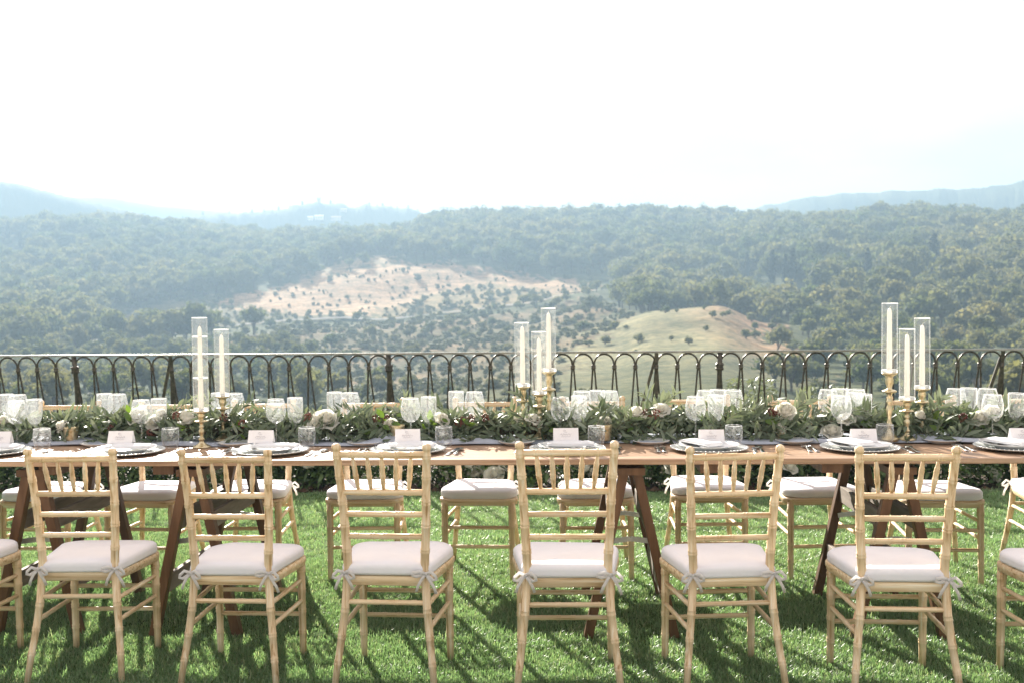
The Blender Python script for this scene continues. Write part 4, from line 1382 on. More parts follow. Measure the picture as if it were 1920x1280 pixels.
def bow(s, seed):
    """ribbon tied round the rear post just above the seat frame"""
    r = random.Random(seed)
    mb = MB()
    c = Vector((s * 0.145, -0.172, 0.440))
    mb.tube([c + Vector((0.0195 * math.cos(a), 0.0195 * math.sin(a), 0.003 * math.sin(a))) for a in np.linspace(0, 2 * PI, 13)], 0.0045, 5)
    k = c + Vector((s * 0.006, -0.021, 0))
    mb.tube([k + Vector((-0.006, 0, 0)), k, k + Vector((0.006, 0, 0))], [0.005, 0.008, 0.005], 6)
    for d in (-1, 1):
        u = r.uniform(0.85, 1.15); dr = r.uniform(-.012, .004)
        mb.ribbon([k, k + Vector((d * 0.022 * u, -0.012, 0.012)), k + Vector((d * 0.041 * u, -0.012, 0.006 + dr)), k + Vector((d * 0.044 * u, -0.010, -0.004 + dr)), k + Vector((d * 0.030 * u, -0.010, -0.008 + dr)), k], (0, -1, 0.25), 0.0115)
        e = r.uniform(0.7, 1.25)
        mb.ribbon([k, k + Vector((d * 0.012, -0.010, -0.014)), k + Vector((d * 0.028 * e, -0.008, -0.042 * e)), k + Vector((d * 0.036 * e, -0.004, -0.066 * e))], (0, -1, 0.1), 0.0105)
    return mb


def cushion_mesh(seed):
    r = random.Random(seed)
    mb = MB()
    ol = seat_outline(0.405, 0.335, -0.185, 0.205, 7, 0.085, 0.03)
    slab(mb, ol, [(0.93, 0.4255), (0.985, 0.430), (1.0, 0.438), (0.992, 0.444), (0.998, 0.450), (0.985, 0.462), (0.945, 0.470), (0.80, 0.4755), (0.45, 0.479), (0.1, 0.4795)])
    # a soft uneven top and a slight sag of the rim
    out = []
    for x, y, z in mb.v:
        q = (z - 0.4255) / 0.05
        out.append((x, y, z + q * 0.004 * math.sin(x * 17 + seed) * math.cos(y * 13 + seed * 2) + 0.003 * math.sin(x * 24 + seed * 1.7) * (1 if z < 0.452 else .5)))
    mb.v = out
    return mb.mesh('seat_cushion', M['linen'])


CUSH = [cushion_mesh(i) for i in range(4)]


def make_chair(label, group):
    t = thing('banquet_chair', label, 'chair', (0, 0, 0), 0, group)
    for s in (-1, 1):
        back_post(s).build('back_post', M['chair'], t)
    for s in (-1, 1):
        mb = MB()
        mb.rod((s * 0.176, 0.190, 0.0), (s * 0.174, 0.180, 0.405), 0.0135, 0.0175, [q / 0.405 for q in (0.10, 0.19, 0.275, 0.36)], 10)
        mb.build('front_leg', M['chair'], t)
    mb = MB()
    ol = seat_outline(0.410, 0.325, -0.178, 0.208, 7, 0.07, 0.012)
    slab(mb, ol, [(0.96, 0.390), (0.985, 0.392), (0.985, 0.402), (1.0, 0.406), (1.0, 0.422), (0.985, 0.4255), (0.6, 0.4255)])
    mb.build('seat_frame', M['chair_bar'], t, True)
    cu = link(bpy.data.objects.new('seat_cushion', CUSH[0]), t)
    for s in (-1, 1):
        bow(s, 5 + s).build('tie_bow', M['ribbon'], cu)
    L, R = post_curve(-1), post_curve(1)
    for z, nm, r0, nodes in ((0.878, 'top_rail', 0.0125, (0.16, 0.33, 0.5, 0.67, 0.84)), (0.738, 'back_rail', 0.0115, (0.2, 0.35, 0.5, 0.65, 0.8)), (0.655, 'back_rail', 0.0105, (0.18, 0.5, 0.66, 0.84)), (0.572, 'back_rail', 0.0105, (0.14, 0.34, 0.5, 0.82))):
        mb = MB()
        mb.rod(L(z / 0.92), R(z / 0.92), r0, r0, nodes, 9)
        mb.build(nm, M['chair_bar'], t)
    a, b = L(0.878 / 0.92), L(0.738 / 0.92)
    for k in (-2, -1, 0, 1, 2):
        mb = MB()
        p0 = Vector((k * 0.0535, a.y, 0.870)); p1 = Vector((k * 0.0465, b.y, 0.746))
        mb.rod(p0, p1, lambda q: 0.0055 + 0.0042 * math.sin(PI * min(max(q, 0), 1)) ** 0.9, 0, (0.3, 0.62), 8)
        mb.build('spindle', M['chair'], t)
    for z in (0.275, 0.175):
        mb = MB(); mb.rod((-0.176, 0.186, z), (0.176, 0.186, z), 0.0095, 0.0095, (0.25, 0.42, 0.58, 0.75), 8)
        mb.build('stretcher', M['chair_bar'], t)
    mb = MB(); mb.rod(L(0.330 / 0.92), R(0.330 / 0.92), 0.0095, 0.0095, (0.13, 0.38, 0.62, 0.85), 8)
    mb.build('stretcher', M['chair_bar'], t)
    for s, cv in ((-1, L), (1, R)):
        for z, z2 in ((0.318, 0.320), (0.232, 0.238)):
            mb = MB(); mb.rod((s * 0.175, 0.187, z), cv(z2 / 0.92), 0.0092, 0.0092, (0.2, 0.4, 0.6, 0.8), 8)
            mb.build('stretcher', M['chair_side'], t)
    return t


ORD = ['first', 'second', 'third', 'fourth', 'fifth', 'sixth', 'seventh', 'eighth', 'ninth', 'tenth']
NEAR = [(-2.454, 4.072, 0.02, 1.0), (-1.869, 4.094, 0.031, 0.98), (-1.244, 4.031, -0.018, 0.984), (-0.645, 3.995, -0.051, 1.01), (0.013, 3.958, 0.020, 1.022), (0.598, 4.008, 0.106, 0.994), (1.215, 3.936, -0.036, 1.0), (1.862, 3.912, -0.01, 1.0)]
NEAR_LB = ['pale bamboo-style chair of the near row, half cut off by the left picture edge',
           'pale bamboo-style chair of the near row, second from the left, turned slightly left',
           'pale bamboo-style chair of the near row, in front of the two hurricane candles',
           'pale bamboo-style chair of the near row, fourth from the left, between two wide gaps',
           'pale bamboo-style chair of the near row, in front of the three middle candles',
           'pale bamboo-style chair of the near row with long ribbon tails, third from the right',
           'pale bamboo-style chair of the near row, in front of the three right-hand candles',
           'pale bamboo-style chair of the near row, cut off by the right picture edge']
FAR = [(-2.765, 5.535, 3.125), (-2.205, 5.543, 3.09), (-1.661, 5.561, 3.158), (-1.041, 5.566, 3.173), (-0.433, 5.584, 3.113), (0.173, 5.573, 3.158), (0.768, 5.66, 3.181), (1.328, 5.599, 3.215), (1.927, 5.516, 3.089), (2.577, 5.577, 3.142)]
chair0 = None
for i, (x, y, rz, s) in enumerate(NEAR):
    if chair0 is None:
        c = chair0 = make_chair(NEAR_LB[0], 'near row of banquet chairs, seen from behind')
    else:
        c = dup(chair0)
    c['label'] = NEAR_LB[i]
    c.location = (x, y, 0); c.rotation_euler = (0, 0, rz); c.scale = (s,) * 3
    for k in c.children:
        if k.name.startswith('seat_cushion'):
            k.data = CUSH[i % 4]
for i, (x, y, rz) in enumerate(FAR):
    c = dup(chair0)
    c['label'] = 'pale bamboo-style chair facing us across the table, %s of the far row from the left' % ORD[i]
    c['group'] = 'far row of banquet chairs, facing the camera'
    c.location = (x, y, 0); c.rotation_euler = (0, 0, rz); c.scale = (1, 1, 1)
    for k in c.children:
        if k.name.startswith('seat_cushion'):
            k.data = CUSH[(i * 3 + 1) % 4]

# ------------------------------------------------------------------ tables
T_Z, T_TH = 0.777, 0.024
T_Y0, T_Y1 = 4.385, 5.375


def make_table(xc, L, legs, label, skew=0.0):
    t = thing('trestle_table', label, 'table', (xc, (T_Y0 + T_Y1) / 2, 0), skew, 'row of wooden trestle tables set end to end')
    W = (T_Y1 - T_Y0)
    n = 6
    pw = W / n
    for k in range(n):
        mb = MB()
        m_ = 48                                          # worn, slightly wavy edges
        xs_ = np.linspace(-(L - 0.004) / 2, (L - 0.004) / 2, m_)
        hw, ht = (pw - 0.003) / 2, T_TH / 2
        jf = np.cumsum(rng.normal(0, 0.0009, m_)); jf -= np.linspace(jf[0], jf[-1], m_); jz = rng.normal(0, 0.0006, m_)
        amp = 1.0 if k == 0 else 0.25
        sec = []
        for q in range(m_):
            yf_, b_ = -hw + abs(jf[q]) * amp, 0.0025 + abs(jz[q]) * amp
            sec += [(xs_[q], yf_ + b_, ht), (xs_[q], yf_, ht - b_), (xs_[q], yf_ + 0.001 * amp * abs(jz[q]) * 900, -ht + b_), (xs_[q], yf_ + b_, -ht), (xs_[q], hw, -ht), (xs_[q], hw, ht)]
        fs_ = [(q * 6 + w_, q * 6 + 6 + w_, q * 6 + 6 + (w_ + 1) % 6, q * 6 + (w_ + 1) % 6) for q in range(m_ - 1) for w_ in range(6)]
        mb.add(sec, fs_ + [(0, 1, 2, 3, 4, 5), tuple(range(m_ * 6 - 1, m_ * 6 - 7, -1))])
        o = mb.build('plank', M['plank'], t, False)
        o.location = (rng.uniform(-.002, .002), -W / 2 + pw * (k + 0.5), T_Z - T_TH / 2 + (rng.uniform(-.0012, .0) if k else 0))
    for dx in (-L / 2 + 0.25, L / 2 - 0.25):
        mb = MB(); mb.beam((dx, -W / 2 + 0.05, T_Z - T_TH - 0.022), (dx, W / 2 - 0.05, T_Z - T_TH - 0.022), 0.09, 0.042)
        mb.build('batten', M['trestle'], t, False)
    zt = T_Z - T_TH - 0.044
    yn, yf = -W / 2 + 0.085, W / 2 - 0.24
    for lx in legs:
        lx -= xc
        for s in (-1, 1):
            foot = s * 0.185
            top = s * 0.028
            for y in (yn, yf):
                mb = MB(); mb.beam((lx + foot, y, 0.0), (lx + top, y, zt), 0.040, 0.045, (0, 1, 0))
                mb.build('leg', M['trestle'], t, False, 0.003)
            for z in (0.50, 0.22):
                q = foot + (top - foot) * z / zt
                mb = MB(); mb.beam((lx + q - s * 0.004, yn + 0.0235, z), (lx + q - s * 0.004, yf - 0.0235, z), 0.022, 0.075)
                mb.build('crossbar', M['grey_wood'], t, False, 0.002)
        for y in (yn + 0.05, yf - 0.05):
            q = 0.185 + (0.028 - 0.185) * 0.40 / zt
            mb = MB(); mb.beam((lx - q, y, 0.40), (lx - 0.002, y, 0.412), 0.004, 0.022); mb.beam((lx + 0.002, y + 0.005, 0.412), (lx + q, y + 0.005, 0.40), 0.004, 0.022)
            mb.tube([(lx, y - 0.006, 0.412), (lx, y + 0.012, 0.412)], 0.008, 8)
            mb.build('hinge_strap', M['steel'], t, False)
        mb = MB(); mb.beam((lx, yn - 0.04, zt + 0.008), (lx, yf + 0.04, zt + 0.008), 0.12, 0.03)
        mb.build('trestle_head', M['trestle'], t, False)
    return t


make_table(-3.40, 2.845, (-2.31, -4.5), 'dark stained wooden trestle table running out at the left edge')
make_table(-0.548, 2.85, (-1.605, 0.29), 'long middle wooden trestle table with reddish planks')
make_table(2.307, 2.85, (1.42, 3.2), 'wooden trestle table running out at the right edge')
# ------------------------------------------------------------------ runner
def runner_mesh():
    xs = np.linspace(-3.9, 3.9, 520)
    vs = np.linspace(0, 1, 26)
    X, Vv = np.meshgrid(xs, vs, indexing='ij')
    front = 4.845 + 0.022 * np.sin(X * 2.1 + 1) + 0.014 * np.sin(X * 5.3 + .4) + 0.006 * np.sin(X * 13)
    front -= 0.055 * np.exp(-((X + 0.93) / 0.13) ** 2) + 0.03 * np.exp(-((X - 0.92) / 0.2) ** 2)
    Y = front + (5.21 - front) * Vv
    rip = np.exp(-Vv * 3.0)
    Z = T_Z + 0.004 + rip * (0.008 + 0.008 * np.sin(X * 7.0 + 3 * Vv + np.sin(X * 3)) + 0.006 * np.sin(X * 17 + 9 * Vv)) * np.clip(Vv * 14, 0, 1)
    Z += 0.035 * np.exp(-((X + 0.90 - 0.35 * Vv) / 0.10) ** 2) * np.exp(-((Vv - 0.28) / 0.2) ** 2)
    Z += 0.030 * np.exp(-((X - 1.78 + 0.5 * Vv) / 0.14) ** 2) * np.exp(-((Vv - 0.3) / 0.25) ** 2)
    Z += 0.018 * np.exp(-((X + 0.42) / 0.12) ** 2) * np.exp(-((Vv - 0.2) / 0.16) ** 2)
    Z += 0.020 * np.exp(-((X + 2.3) / 0.12) ** 2) * np.exp(-((Vv - 0.25) / 0.2) ** 2)
    a, b = X.shape
    ix = np.arange(a * b).reshape(a, b)
    f = np.stack([ix[:-1, :-1], ix[1:, :-1], ix[1:, 1:], ix[:-1, 1:]], -1).reshape(-1, 4)
    return np_mesh('table_runner', np.stack([X, Y, Z], -1).reshape(-1, 3), f, M['runner'], True)


ro = link(bpy.data.objects.new('table_runner', runner_mesh()))
so = ro.modifiers.new('thick', 'SOLIDIFY'); so.thickness = 0.0016; so.offset = 1
tag(ro, 'pale blue crumpled chiffon runner lying under the greenery along the tables', 'table runner')

# ------------------------------------------------------------------ garland
G_Y, G_Z = 5.045, T_Z + 0.012
gar = thing('garland', 'long garland of olive branches, white roses and red berries along the tables', 'garland', (0, 0, 0))
OL = [leaf_verts(0.072, 0.0165, 0.10), leaf_verts(0.062, 0.0155, 0.25), leaf_verts(0.084, 0.0180, 0.18), leaf_verts(0.052, 0.0150, 0.05), leaf_verts(0.068, 0.020, 0.3), leaf_verts(0.078, 0.015, -0.1)]
OL_ME = [np_mesh('leaf', v, np.array(f), M['leaf'], True) for v, f in OL]


def swell(x):
    return 1.0 + 0.16 * math.sin(x * 3.3 + 0.6) + 0.12 * math.sin(x * 7.9 + 2.0) + (0.16 if -0.1 < x < 0.5 else 0)


# sprigs: each is a curved twig with leaves set in pairs
sprigs = []
twig = MB()
x = -3.7
while x < 3.7:
    for _ in range(3):
        a = rng.uniform(-0.1, PI + 0.1)          # angle round the garland axis, 0 = towards the camera
        k = swell(x)
        out = np.array((0, -math.cos(a), math.sin(a)))
        q0 = rng.uniform(0.2, 0.75) * k
        p0 = np.array((x + rng.normal(0, .03), G_Y, G_Z + 0.035)) + out * np.array((0, 0.125, 0.072)) * q0
        dirx = 1.0 if rng.random() < 0.55 else -1.0
        d = np.array((dirx * rng.uniform(0.35, 1.0), 0, rng.uniform(-.10, .10))) + out * rng.uniform(0.2, 0.75) * np.array((1, 1, 0.75))
        d /= np.linalg.norm(d)
        L = rng.uniform(0.09, 0.19)
        if rng.random() < 0.045:
            L *= 1.35; d = d * 0.6 + np.array((0, -0.1, 0.75)); d /= np.linalg.norm(d)
        sprigs.append((p0, d, L, out))
    x += 0.0195
poses = []
for p0, d, L, out in sprigs:
    n = int(L / 0.025)
    side = np.cross(d, out); side /= (np.linalg.norm(side) + 1e-6)
    ph = rng.uniform(0, 3)
    tw = []
    for i in range(n + 1):
        t = i / max(n, 1)
        p = p0 + d * L * t + np.array((0, 0, -0.07)) * t * t * (L / 0.15) * 0.6
        p[2] = max(p[2], T_Z + 0.012 + 0.006 * rng.random())
        tw.append(tuple(p))
        for sgn in (-1, 1):
            if i == 0: continue
            ld = d * rng.uniform(0.5, 1.1) + side * sgn * rng.uniform(0.45, 1.0) + out * rng.uniform(-0.1, 0.45) + rng.normal(0, .14, 3)
            if p[2] < T_Z + 0.03: ld[2] = abs(ld[2]) * 0.3
            poses.append((int(rng.integers(6)), rot_from(ld, out + rng.normal(0, .25, 3), rng.normal(0, .45)), np.array(p), rng.uniform(0.68, 1.12)))
    if len(tw) > 2:
        twig.tube(tw[::2] + ([tw[-1]] if len(tw[::2]) < 2 else []), 0.0013, 4, False)
# the 300 leaves that show largest (front and top of the garland, within the frame) are leaves of their own
P_ = np.array([p[2] for p in poses])
front_score = (P_[:, 1] - 5.0) * -1.0 + 0.8 * (P_[:, 2] - 0.85) + rng.normal(0, .03, len(P_)) - 10 * (np.abs(P_[:, 0] + 0.3) > 2.35)
pick_ = set(np.argsort(-front_score)[:1500][rng.permutation(1500)[:300]].tolist())
rest_ = []
for i, (j, R, p, s) in enumerate(poses):
    if i in pick_:
        o = link(bpy.data.objects.new('leaf', OL_ME[j]), gar)
        o.matrix_local = Matrix.Translation(Vector(p)) @ Matrix(R.tolist()).to_4x4() @ Matrix.Scale(s, 4)
    else:
        rest_.append((j, R, p, s))
# filling greenery close to the stem, coloured dark to stand for shaded gaps
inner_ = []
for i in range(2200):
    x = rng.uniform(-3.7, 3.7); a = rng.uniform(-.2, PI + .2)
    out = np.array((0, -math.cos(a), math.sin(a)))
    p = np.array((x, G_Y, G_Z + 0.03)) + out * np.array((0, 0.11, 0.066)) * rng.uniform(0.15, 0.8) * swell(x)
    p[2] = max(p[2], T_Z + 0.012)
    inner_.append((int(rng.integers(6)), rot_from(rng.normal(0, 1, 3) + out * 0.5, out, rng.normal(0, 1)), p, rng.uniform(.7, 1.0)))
tag(leaf_heap('inner_foliage', inner_, OL, M['gap_shade_leaf'], gar), kind='stuff')
tag(leaf_heap('foliage', rest_, OL, M['leaf_many'], gar), kind='stuff')
twig.build('twigs', M['twig'], gar)['kind'] = 'stuff'
mb = MB()
mb.tube([(x, G_Y + 0.012 * math.sin(x * 4), G_Z + 0.035) for x in np.linspace(-3.7, 3.7, 60)], 0.022, 7)
mb.build('main_stem', M['twig'], gar)
# brighter broad leaves at a few spots
BL = [leaf_verts(0.055, 0.030, 0.25, 0.15), leaf_verts(0.048, 0.026, 0.1, 0.15)]
BL_ME = [np_mesh('broad_leaf', v, np.array(f), M['green_leaf'], True) for v, f in BL]
for cx, cz, n in ((-2.08, 0.13, 9), (-2.2, 0.08, 5), (-0.86, 0.10, 10), (-0.93, 0.06, 5), (-0.47, 0.09, 7), (0.32, 0.075, 3), (1.0, 0.10, 5), (1.92, 0.10, 9), (-1.80, 0.09, 7), (-1.25, 0.07, 6), (-1.55, 0.08, 7), (-0.62, 0.09, 6), (-0.05, 0.07, 5), (0.62, 0.08, 6), (1.42, 0.08, 6), (1.75, 0.09, 6)):
    for i in range(n):
        o = link(bpy.data.objects.new('broad_leaf', BL_ME[i % 2]), gar)
        p = np.array((cx + rng.normal(0, .035), G_Y - 0.09 + rng.normal(0, .03), T_Z + cz + rng.normal(0, .02)))
        R = rot_from(np.array((rng.normal(0, .8), -0.5, rng.normal(0.4, .5))), np.array((0, -0.5, 0.8)), rng.normal(0, .5))
        o.matrix_local = Matrix.Translation(Vector(p)) @ Matrix(R.tolist()).to_4x4() @ Matrix.Scale(rng.uniform(.7, 1.1), 4)
ROSE_AT = [(-2.40, .085), (-1.965, .10), (-2.05, .135), (-1.93, .14), (-1.79, .115), (-1.13, .105), (-1.17, .085), (-0.90, .10), (-0.81, .09), (-0.57, .11), (-0.135, .105), (-0.20, .11), (0.20, .09), (0.355, .13), (0.47, .145), (1.045, .13), (1.01, .06), (1.255, .042), (1.33, .10), (1.66, .115), (1.94, .10), (2.0, .125), (2.2, .10), (-2.7, .11), (2.5, .11)]
for i, (x, z) in enumerate(ROSE_AT):
    o = link(bpy.data.objects.new('rose', ROSES[i % 4]), gar)
    big = 1.5 if i == 15 else 1.2 if i in (4, 5) else rng.uniform(0.68, 0.98)
    o.location = (x, G_Y - 0.075 - 0.06 * (0.14 - z) / 0.1 + rng.uniform(-.02, .02), T_Z + z)
    o.rotation_euler = (rng.uniform(0.3, 0.85), rng.normal(0, .35), rng.uniform(-.4, .4))
    o.scale = (big,) * 3


def berry_mesh(seed):
    r = random.Random(seed)
    mb = MB()
    for k in range(26):
        a = r.uniform(0, 2 * PI); e = r.uniform(-.6, 1.3)
        q = 0.020 * r.uniform(.5, 1)
        c = (q * math.cos(a) * math.cos(e * .8), q * math.sin(a) * math.cos(e * .8), 0.018 * math.sin(e) + 0.012)
        s = r.uniform(0.0032, 0.0048)
        mb.lathe([(0.0005, -s), (s * .8, -s * .6), (s, 0), (s * .8, s * .6), (0.0005, s)], 6, c)
        if k % 3 == 0:
            mb.tube([(0, 0, -0.02), c], 0.0008, 3, False)
    return mb.mesh('berry_cluster', M['berry'])


BERR = [berry_mesh(i) for i in range(3)]
for i, (x, z) in enumerate([(-1.955, .05), (-1.98, .04), (-1.845, .125), (-1.615, .12), (-1.53, .085), (-1.22, .12), (-0.875, .11), (-0.84, .105), (-0.46, .095), (-0.445, .11), (-0.49, .085), (-0.365, .11), (0.41, .13), (0.44, .125), (0.99, .13), (1.0, .115), (-0.12, .075), (1.85, .10), (-2.15, .07), (2.15, .12)]):
    o = link(bpy.data.objects.new('berry_cluster', BERR[i % 3]), gar)
    o.location = (x, G_Y - 0.105 + rng.uniform(-.015, .01), T_Z + z)
    o.rotation_euler = (rng.normal(.5, .4), rng.normal(0, .5), rng.uniform(0, 6))

# ------------------------------------------------------------------ candles
STICK = [(0.0, .0405), (.025, .0425), (.045, .040), (.06, .034), (.085, .026), (.12, .017), (.16, .0115), (.19, .0105), (.22, .0145), (.25, .0150), (.27, .010), (.33, .0085), (.40, .0125), (.46, .0145), (.50, .0115), (.53, .0085), (.56, .0125), (.585, .0125), (.61, .0085), (.66, .0105), (.695, .014),
         (.71, .027), (.718, .0325), (.735, .0325), (.745, .026), (.76, .0105), (.79, .0115), (.84, .0165), (.89, .0185), (.925, .0155), (.945, .018), (.965, .027), (.98, .0345), (1.0, .0355)]
CG = [('A', -1.678, 4.800, 0.170, 0.433, 0.400), ('B', -1.634, 4.977, 0.214, 0.320, 0.300), ('C', -0.186, 5.020, 0.248, 0.304, 0.292), ('D', -0.106, 4.990, 0.214, 0.295, 0.270),
      ('E', -0.060, 5.035, 0.318, 0.302, 0.285), ('F', 1.500, 4.870, 0.312, 0.315, 0.298), ('G', 1.585, 4.886, 0.185, 0.324, 0.305), ('H', 1.680, 4.966, 0.230, 0.326, 0.300)]
C_WHERE = ['taller, front one of the pair on the left', 'shorter, rear one of the pair on the left', 'leftmost of the middle three', 'lowest, central one of the middle three', 'tallest of the middle three',
           'tallest of the right-hand three', 'lowest of the right-hand three', 'rightmost of the right-hand three']


def candle_glass_set(i, nm, x, y, h, gl, cl):
    w = C_WHERE[i]
    t = tag(MBs(lambda m: m.lathe([(0.0005, 0)] + [(r, z * h) for z, r in STICK] + [(0.0005, h)], 20)).build('candlestick', M['brass']), 'aged brass candlestick with turned stem, ' + w, 'candlestick', 'brass candlesticks')
    t.location = (x, y, T_Z + 0.0005 + (0.010 if y > 4.86 else 0))
    z0 = t.location.z + h
    lean = (0.0, 0.0, 0.035, 0.015, 0.01, -0.012, 0.012, 0.012)[i]
    g = thing('hurricane_glass', 'clear glass cylinder sheltering a candle, ' + w, 'glass cylinder', (x, y, z0 + 0.0005), 0, 'hurricane glasses')
    R = 0.0345
    mb = MB(); mb.lathe([(R, 0.0), (R, gl), ], 44, ribs=1, rib=0.02); mb.build('glass_wall', M['cylinder_glass'], g)
    mb = MB(); mb.lathe([(R + .0008, gl - 0.0035), (R + .0014, gl - 0.001), (R, gl + 0.0012), (R - .0012, gl - 0.001), (R - .0008, gl - 0.0035)], 28); mb.build('rim', M['rim_glass'], g)
    mb = MB(); mb.lathe([(R - .001, 0.0), (R + .0016, 0.001), (R + .0018, 0.010), (R + .0004, 0.014), (R - .001, 0.012)], 28); mb.build('foot_ring', M['rim_glass'], g)
    if i == 0:
        for zz in (0.155, 0.345):
            mb = MB(); mb.lathe([(R + .0002, zz - 0.003), (R + .0018, zz), (R + .0002, zz + 0.003)], 28); mb.build('ring', M['rim_glass'], g)
    g.rotation_euler = (0, -lean * 0.3, 0)
    c = thing('candle', 'ivory taper candle inside its glass cylinder, ' + w, 'candle', (x, y, z0 + 0.001), rng.uniform(0, 6), 'ivory taper candles')
    mb = MB()
    mb.lathe([(0.0005, 0), (0.0118, 0), (0.0120, 0.01), (0.0112, cl * 0.5), (0.0098, cl * 0.90), (0.0085, cl * 0.945), (0.0052, cl * 0.972), (0.0016, cl * 0.978)], 16)
    mb.build('wax', M['wax'], c)
    mb = MB(); mb.tube([(0, 0, cl * 0.97), (0.0006, 0, cl * 0.985), (0.003, 0.001, cl * 0.997), (0.006, 0.002, cl + 0.003)], [0.0014, 0.0012, 0.001, 0.0008], 5)
    mb.build('wick', M['wick'], c)


def MBs(fn):
    mb = MB(); fn(mb); return mb


M['rim_glass'] = glass_material('glass_rim', (0.95, 0.96, 0.96), refl=0.8, base=0.25, frost=0.45)  # bright sky reflection on the rims put in as whitish frost
for i, a in enumerate(CG):
    candle_glass_set(i, *a)

# votive cups
vp = MB()
vp.lathe([(0.0005, 0.0), (0.027, 0.0), (0.0285, 0.004), (0.031, 0.03), (0.0345, 0.066), (0.0362, 0.074), (0.0345, 0.0745), (0.032, 0.066), (0.028, 0.012), (0.0005, 0.010)], 36, ribs=1, rib=0.028)
vm = vp.mesh('votive_cup', M['mercury'])
for (x, y), lb in (((-2.362, 4.93), 'gold ribbed mercury-glass votive cup near the left end of the garland'), ((-0.78, 4.925), 'gold ribbed mercury-glass votive cup before the roses left of the middle candles'),
                   ((0.199, 4.90), 'gold ribbed mercury-glass votive cup beside a tumbler, right of the middle candles'), ((1.015, 4.94), 'gold ribbed mercury-glass votive cup under the single large white rose')):
    o = link(bpy.data.objects.new('votive_cup', vm)); o.location = (x, y, T_Z + 0.014)
    tag(o, lb, 'votive cup', 'mercury-glass votive cups')

# ------------------------------------------------------------------ place settings
PLATE_X = [-2.573, -1.957, -1.299, -0.686, 0.024, 0.647, 1.301, 1.967, 2.63]
BAL_X = [-2.616, -2.005, -1.355, -0.712, -0.005, 0.622, 1.292, 1.978, 2.64]
WINE_X = [-2.542, -1.931, -1.27, -0.63, 0.081, 0.72, 1.403, 2.099, 2.73]
TUM_X = [-2.447, -1.832, -1.186, -0.546, 0.158, 0.784, 1.463, 2.147, 2.80]
CARD_X = [-2.568, -2.0, -1.356, -0.694, 0.017, 0.664, 1.331, 2.022, 2.65]
SEAT = ['at the left picture edge', 'behind the second near chair', 'just right of the candle pair', 'behind the fourth near chair', 'below the three middle candles',
        'between the middle and right candle groups', 'left of the three right candles', 'at the right picture edge']
PY = 4.605
ch_m = MB(); ch_m.lathe([(0.0005, 0.0), (0.095, 0.0), (0.10, 0.001), (0.155, 0.011), (0.166, 0.0145), (0.1675, 0.0165), (0.165, 0.0175), (0.154, 0.0145), (0.10, 0.005), (0.0005, 0.004)], 56)
for k in range(56):
    a = 2 * PI * k / 56
    ch_m.lathe([(0.0004, -.004), (.0036, -.002), (.0044, 0), (.0036, .002), (.0004, .004)], 6, (0.166 * math.cos(a), 0.166 * math.sin(a), 0.0165))
ch_me = ch_m.mesh('charger_plate', M['charger'])
dp = MB(); dp.lathe([(0.0005, 0.0), (0.075, 0.0), (0.078, 0.003), (0.088, 0.010), (0.130, 0.0225), (0.1345, 0.0245), (0.134, 0.0262), (0.129, 0.0255), (0.09, 0.0145), (0.078, 0.0075), (0.0005, 0.006)], 56)
dp_me = dp.mesh('dinner_plate', M['porcelain'])
bp = MB(); bp.lathe([(0.0005, 0.0), (0.052, 0.0), (0.055, 0.003), (0.082, 0.0145), (0.086, 0.017), (0.0855, 0.0185), (0.081, 0.0175), (0.056, 0.007), (0.0005, 0.005)], 48)
bp_me = bp.mesh('bread_plate', M['porcelain'])


def napkin_mesh(seed, w, d_):
    r = random.Random(seed)
    mb = MB()
    for lay in range(4):
        n = 8
        z0 = 0.0032 * lay
        g = []
        sx, sy = r.uniform(-.004, .004), r.uniform(-.003, .003)
        for k, dz in ((0, 0.0), (1, 0.0028)):
            for i in range(n + 1):
                for j in range(n + 1):
                    u, v = i / n - .5, j / n - .5
                    z = z0 + dz + 0.004 * math.sin(u * 5 + seed) * math.cos(v * 4) * (0.3 + lay * .3) - 0.010 * max(0, abs(v) - .38) * 6 * (lay * 0.2 + .4)
                    g.append((u * w + sx, v * d_ + sy, z + 0.004))
        m_ = n + 1
        fs = []
        for i in range(n):
            for j in range(n):
                a = i * m_ + j
                fs.append((a, a + 1, a + m_ + 1, a + m_)); b = a + m_ * m_
                fs.append((b, b + m_, b + m_ + 1, b + 1))
        rim = [i * m_ for i in range(m_)] + [n * m_ + j for j in range(1, m_)] + [i * m_ + n for i in range(n - 1, -1, -1)] + [j for j in range(n - 1, 0, -1)]
        for q in range(len(rim)):
            a, b = rim[q], rim[(q + 1) % len(rim)]
            fs.append((a, b, b + m_ * m_, a + m_ * m_))
        mb.add(g, fs)
    return mb.mesh('napkin', M['napkin'])


NAP = [napkin_mesh(i, 0.085, 0.205) for i in range(3)]
NAP_W = napkin_mesh(9, 0.15, 0.13)


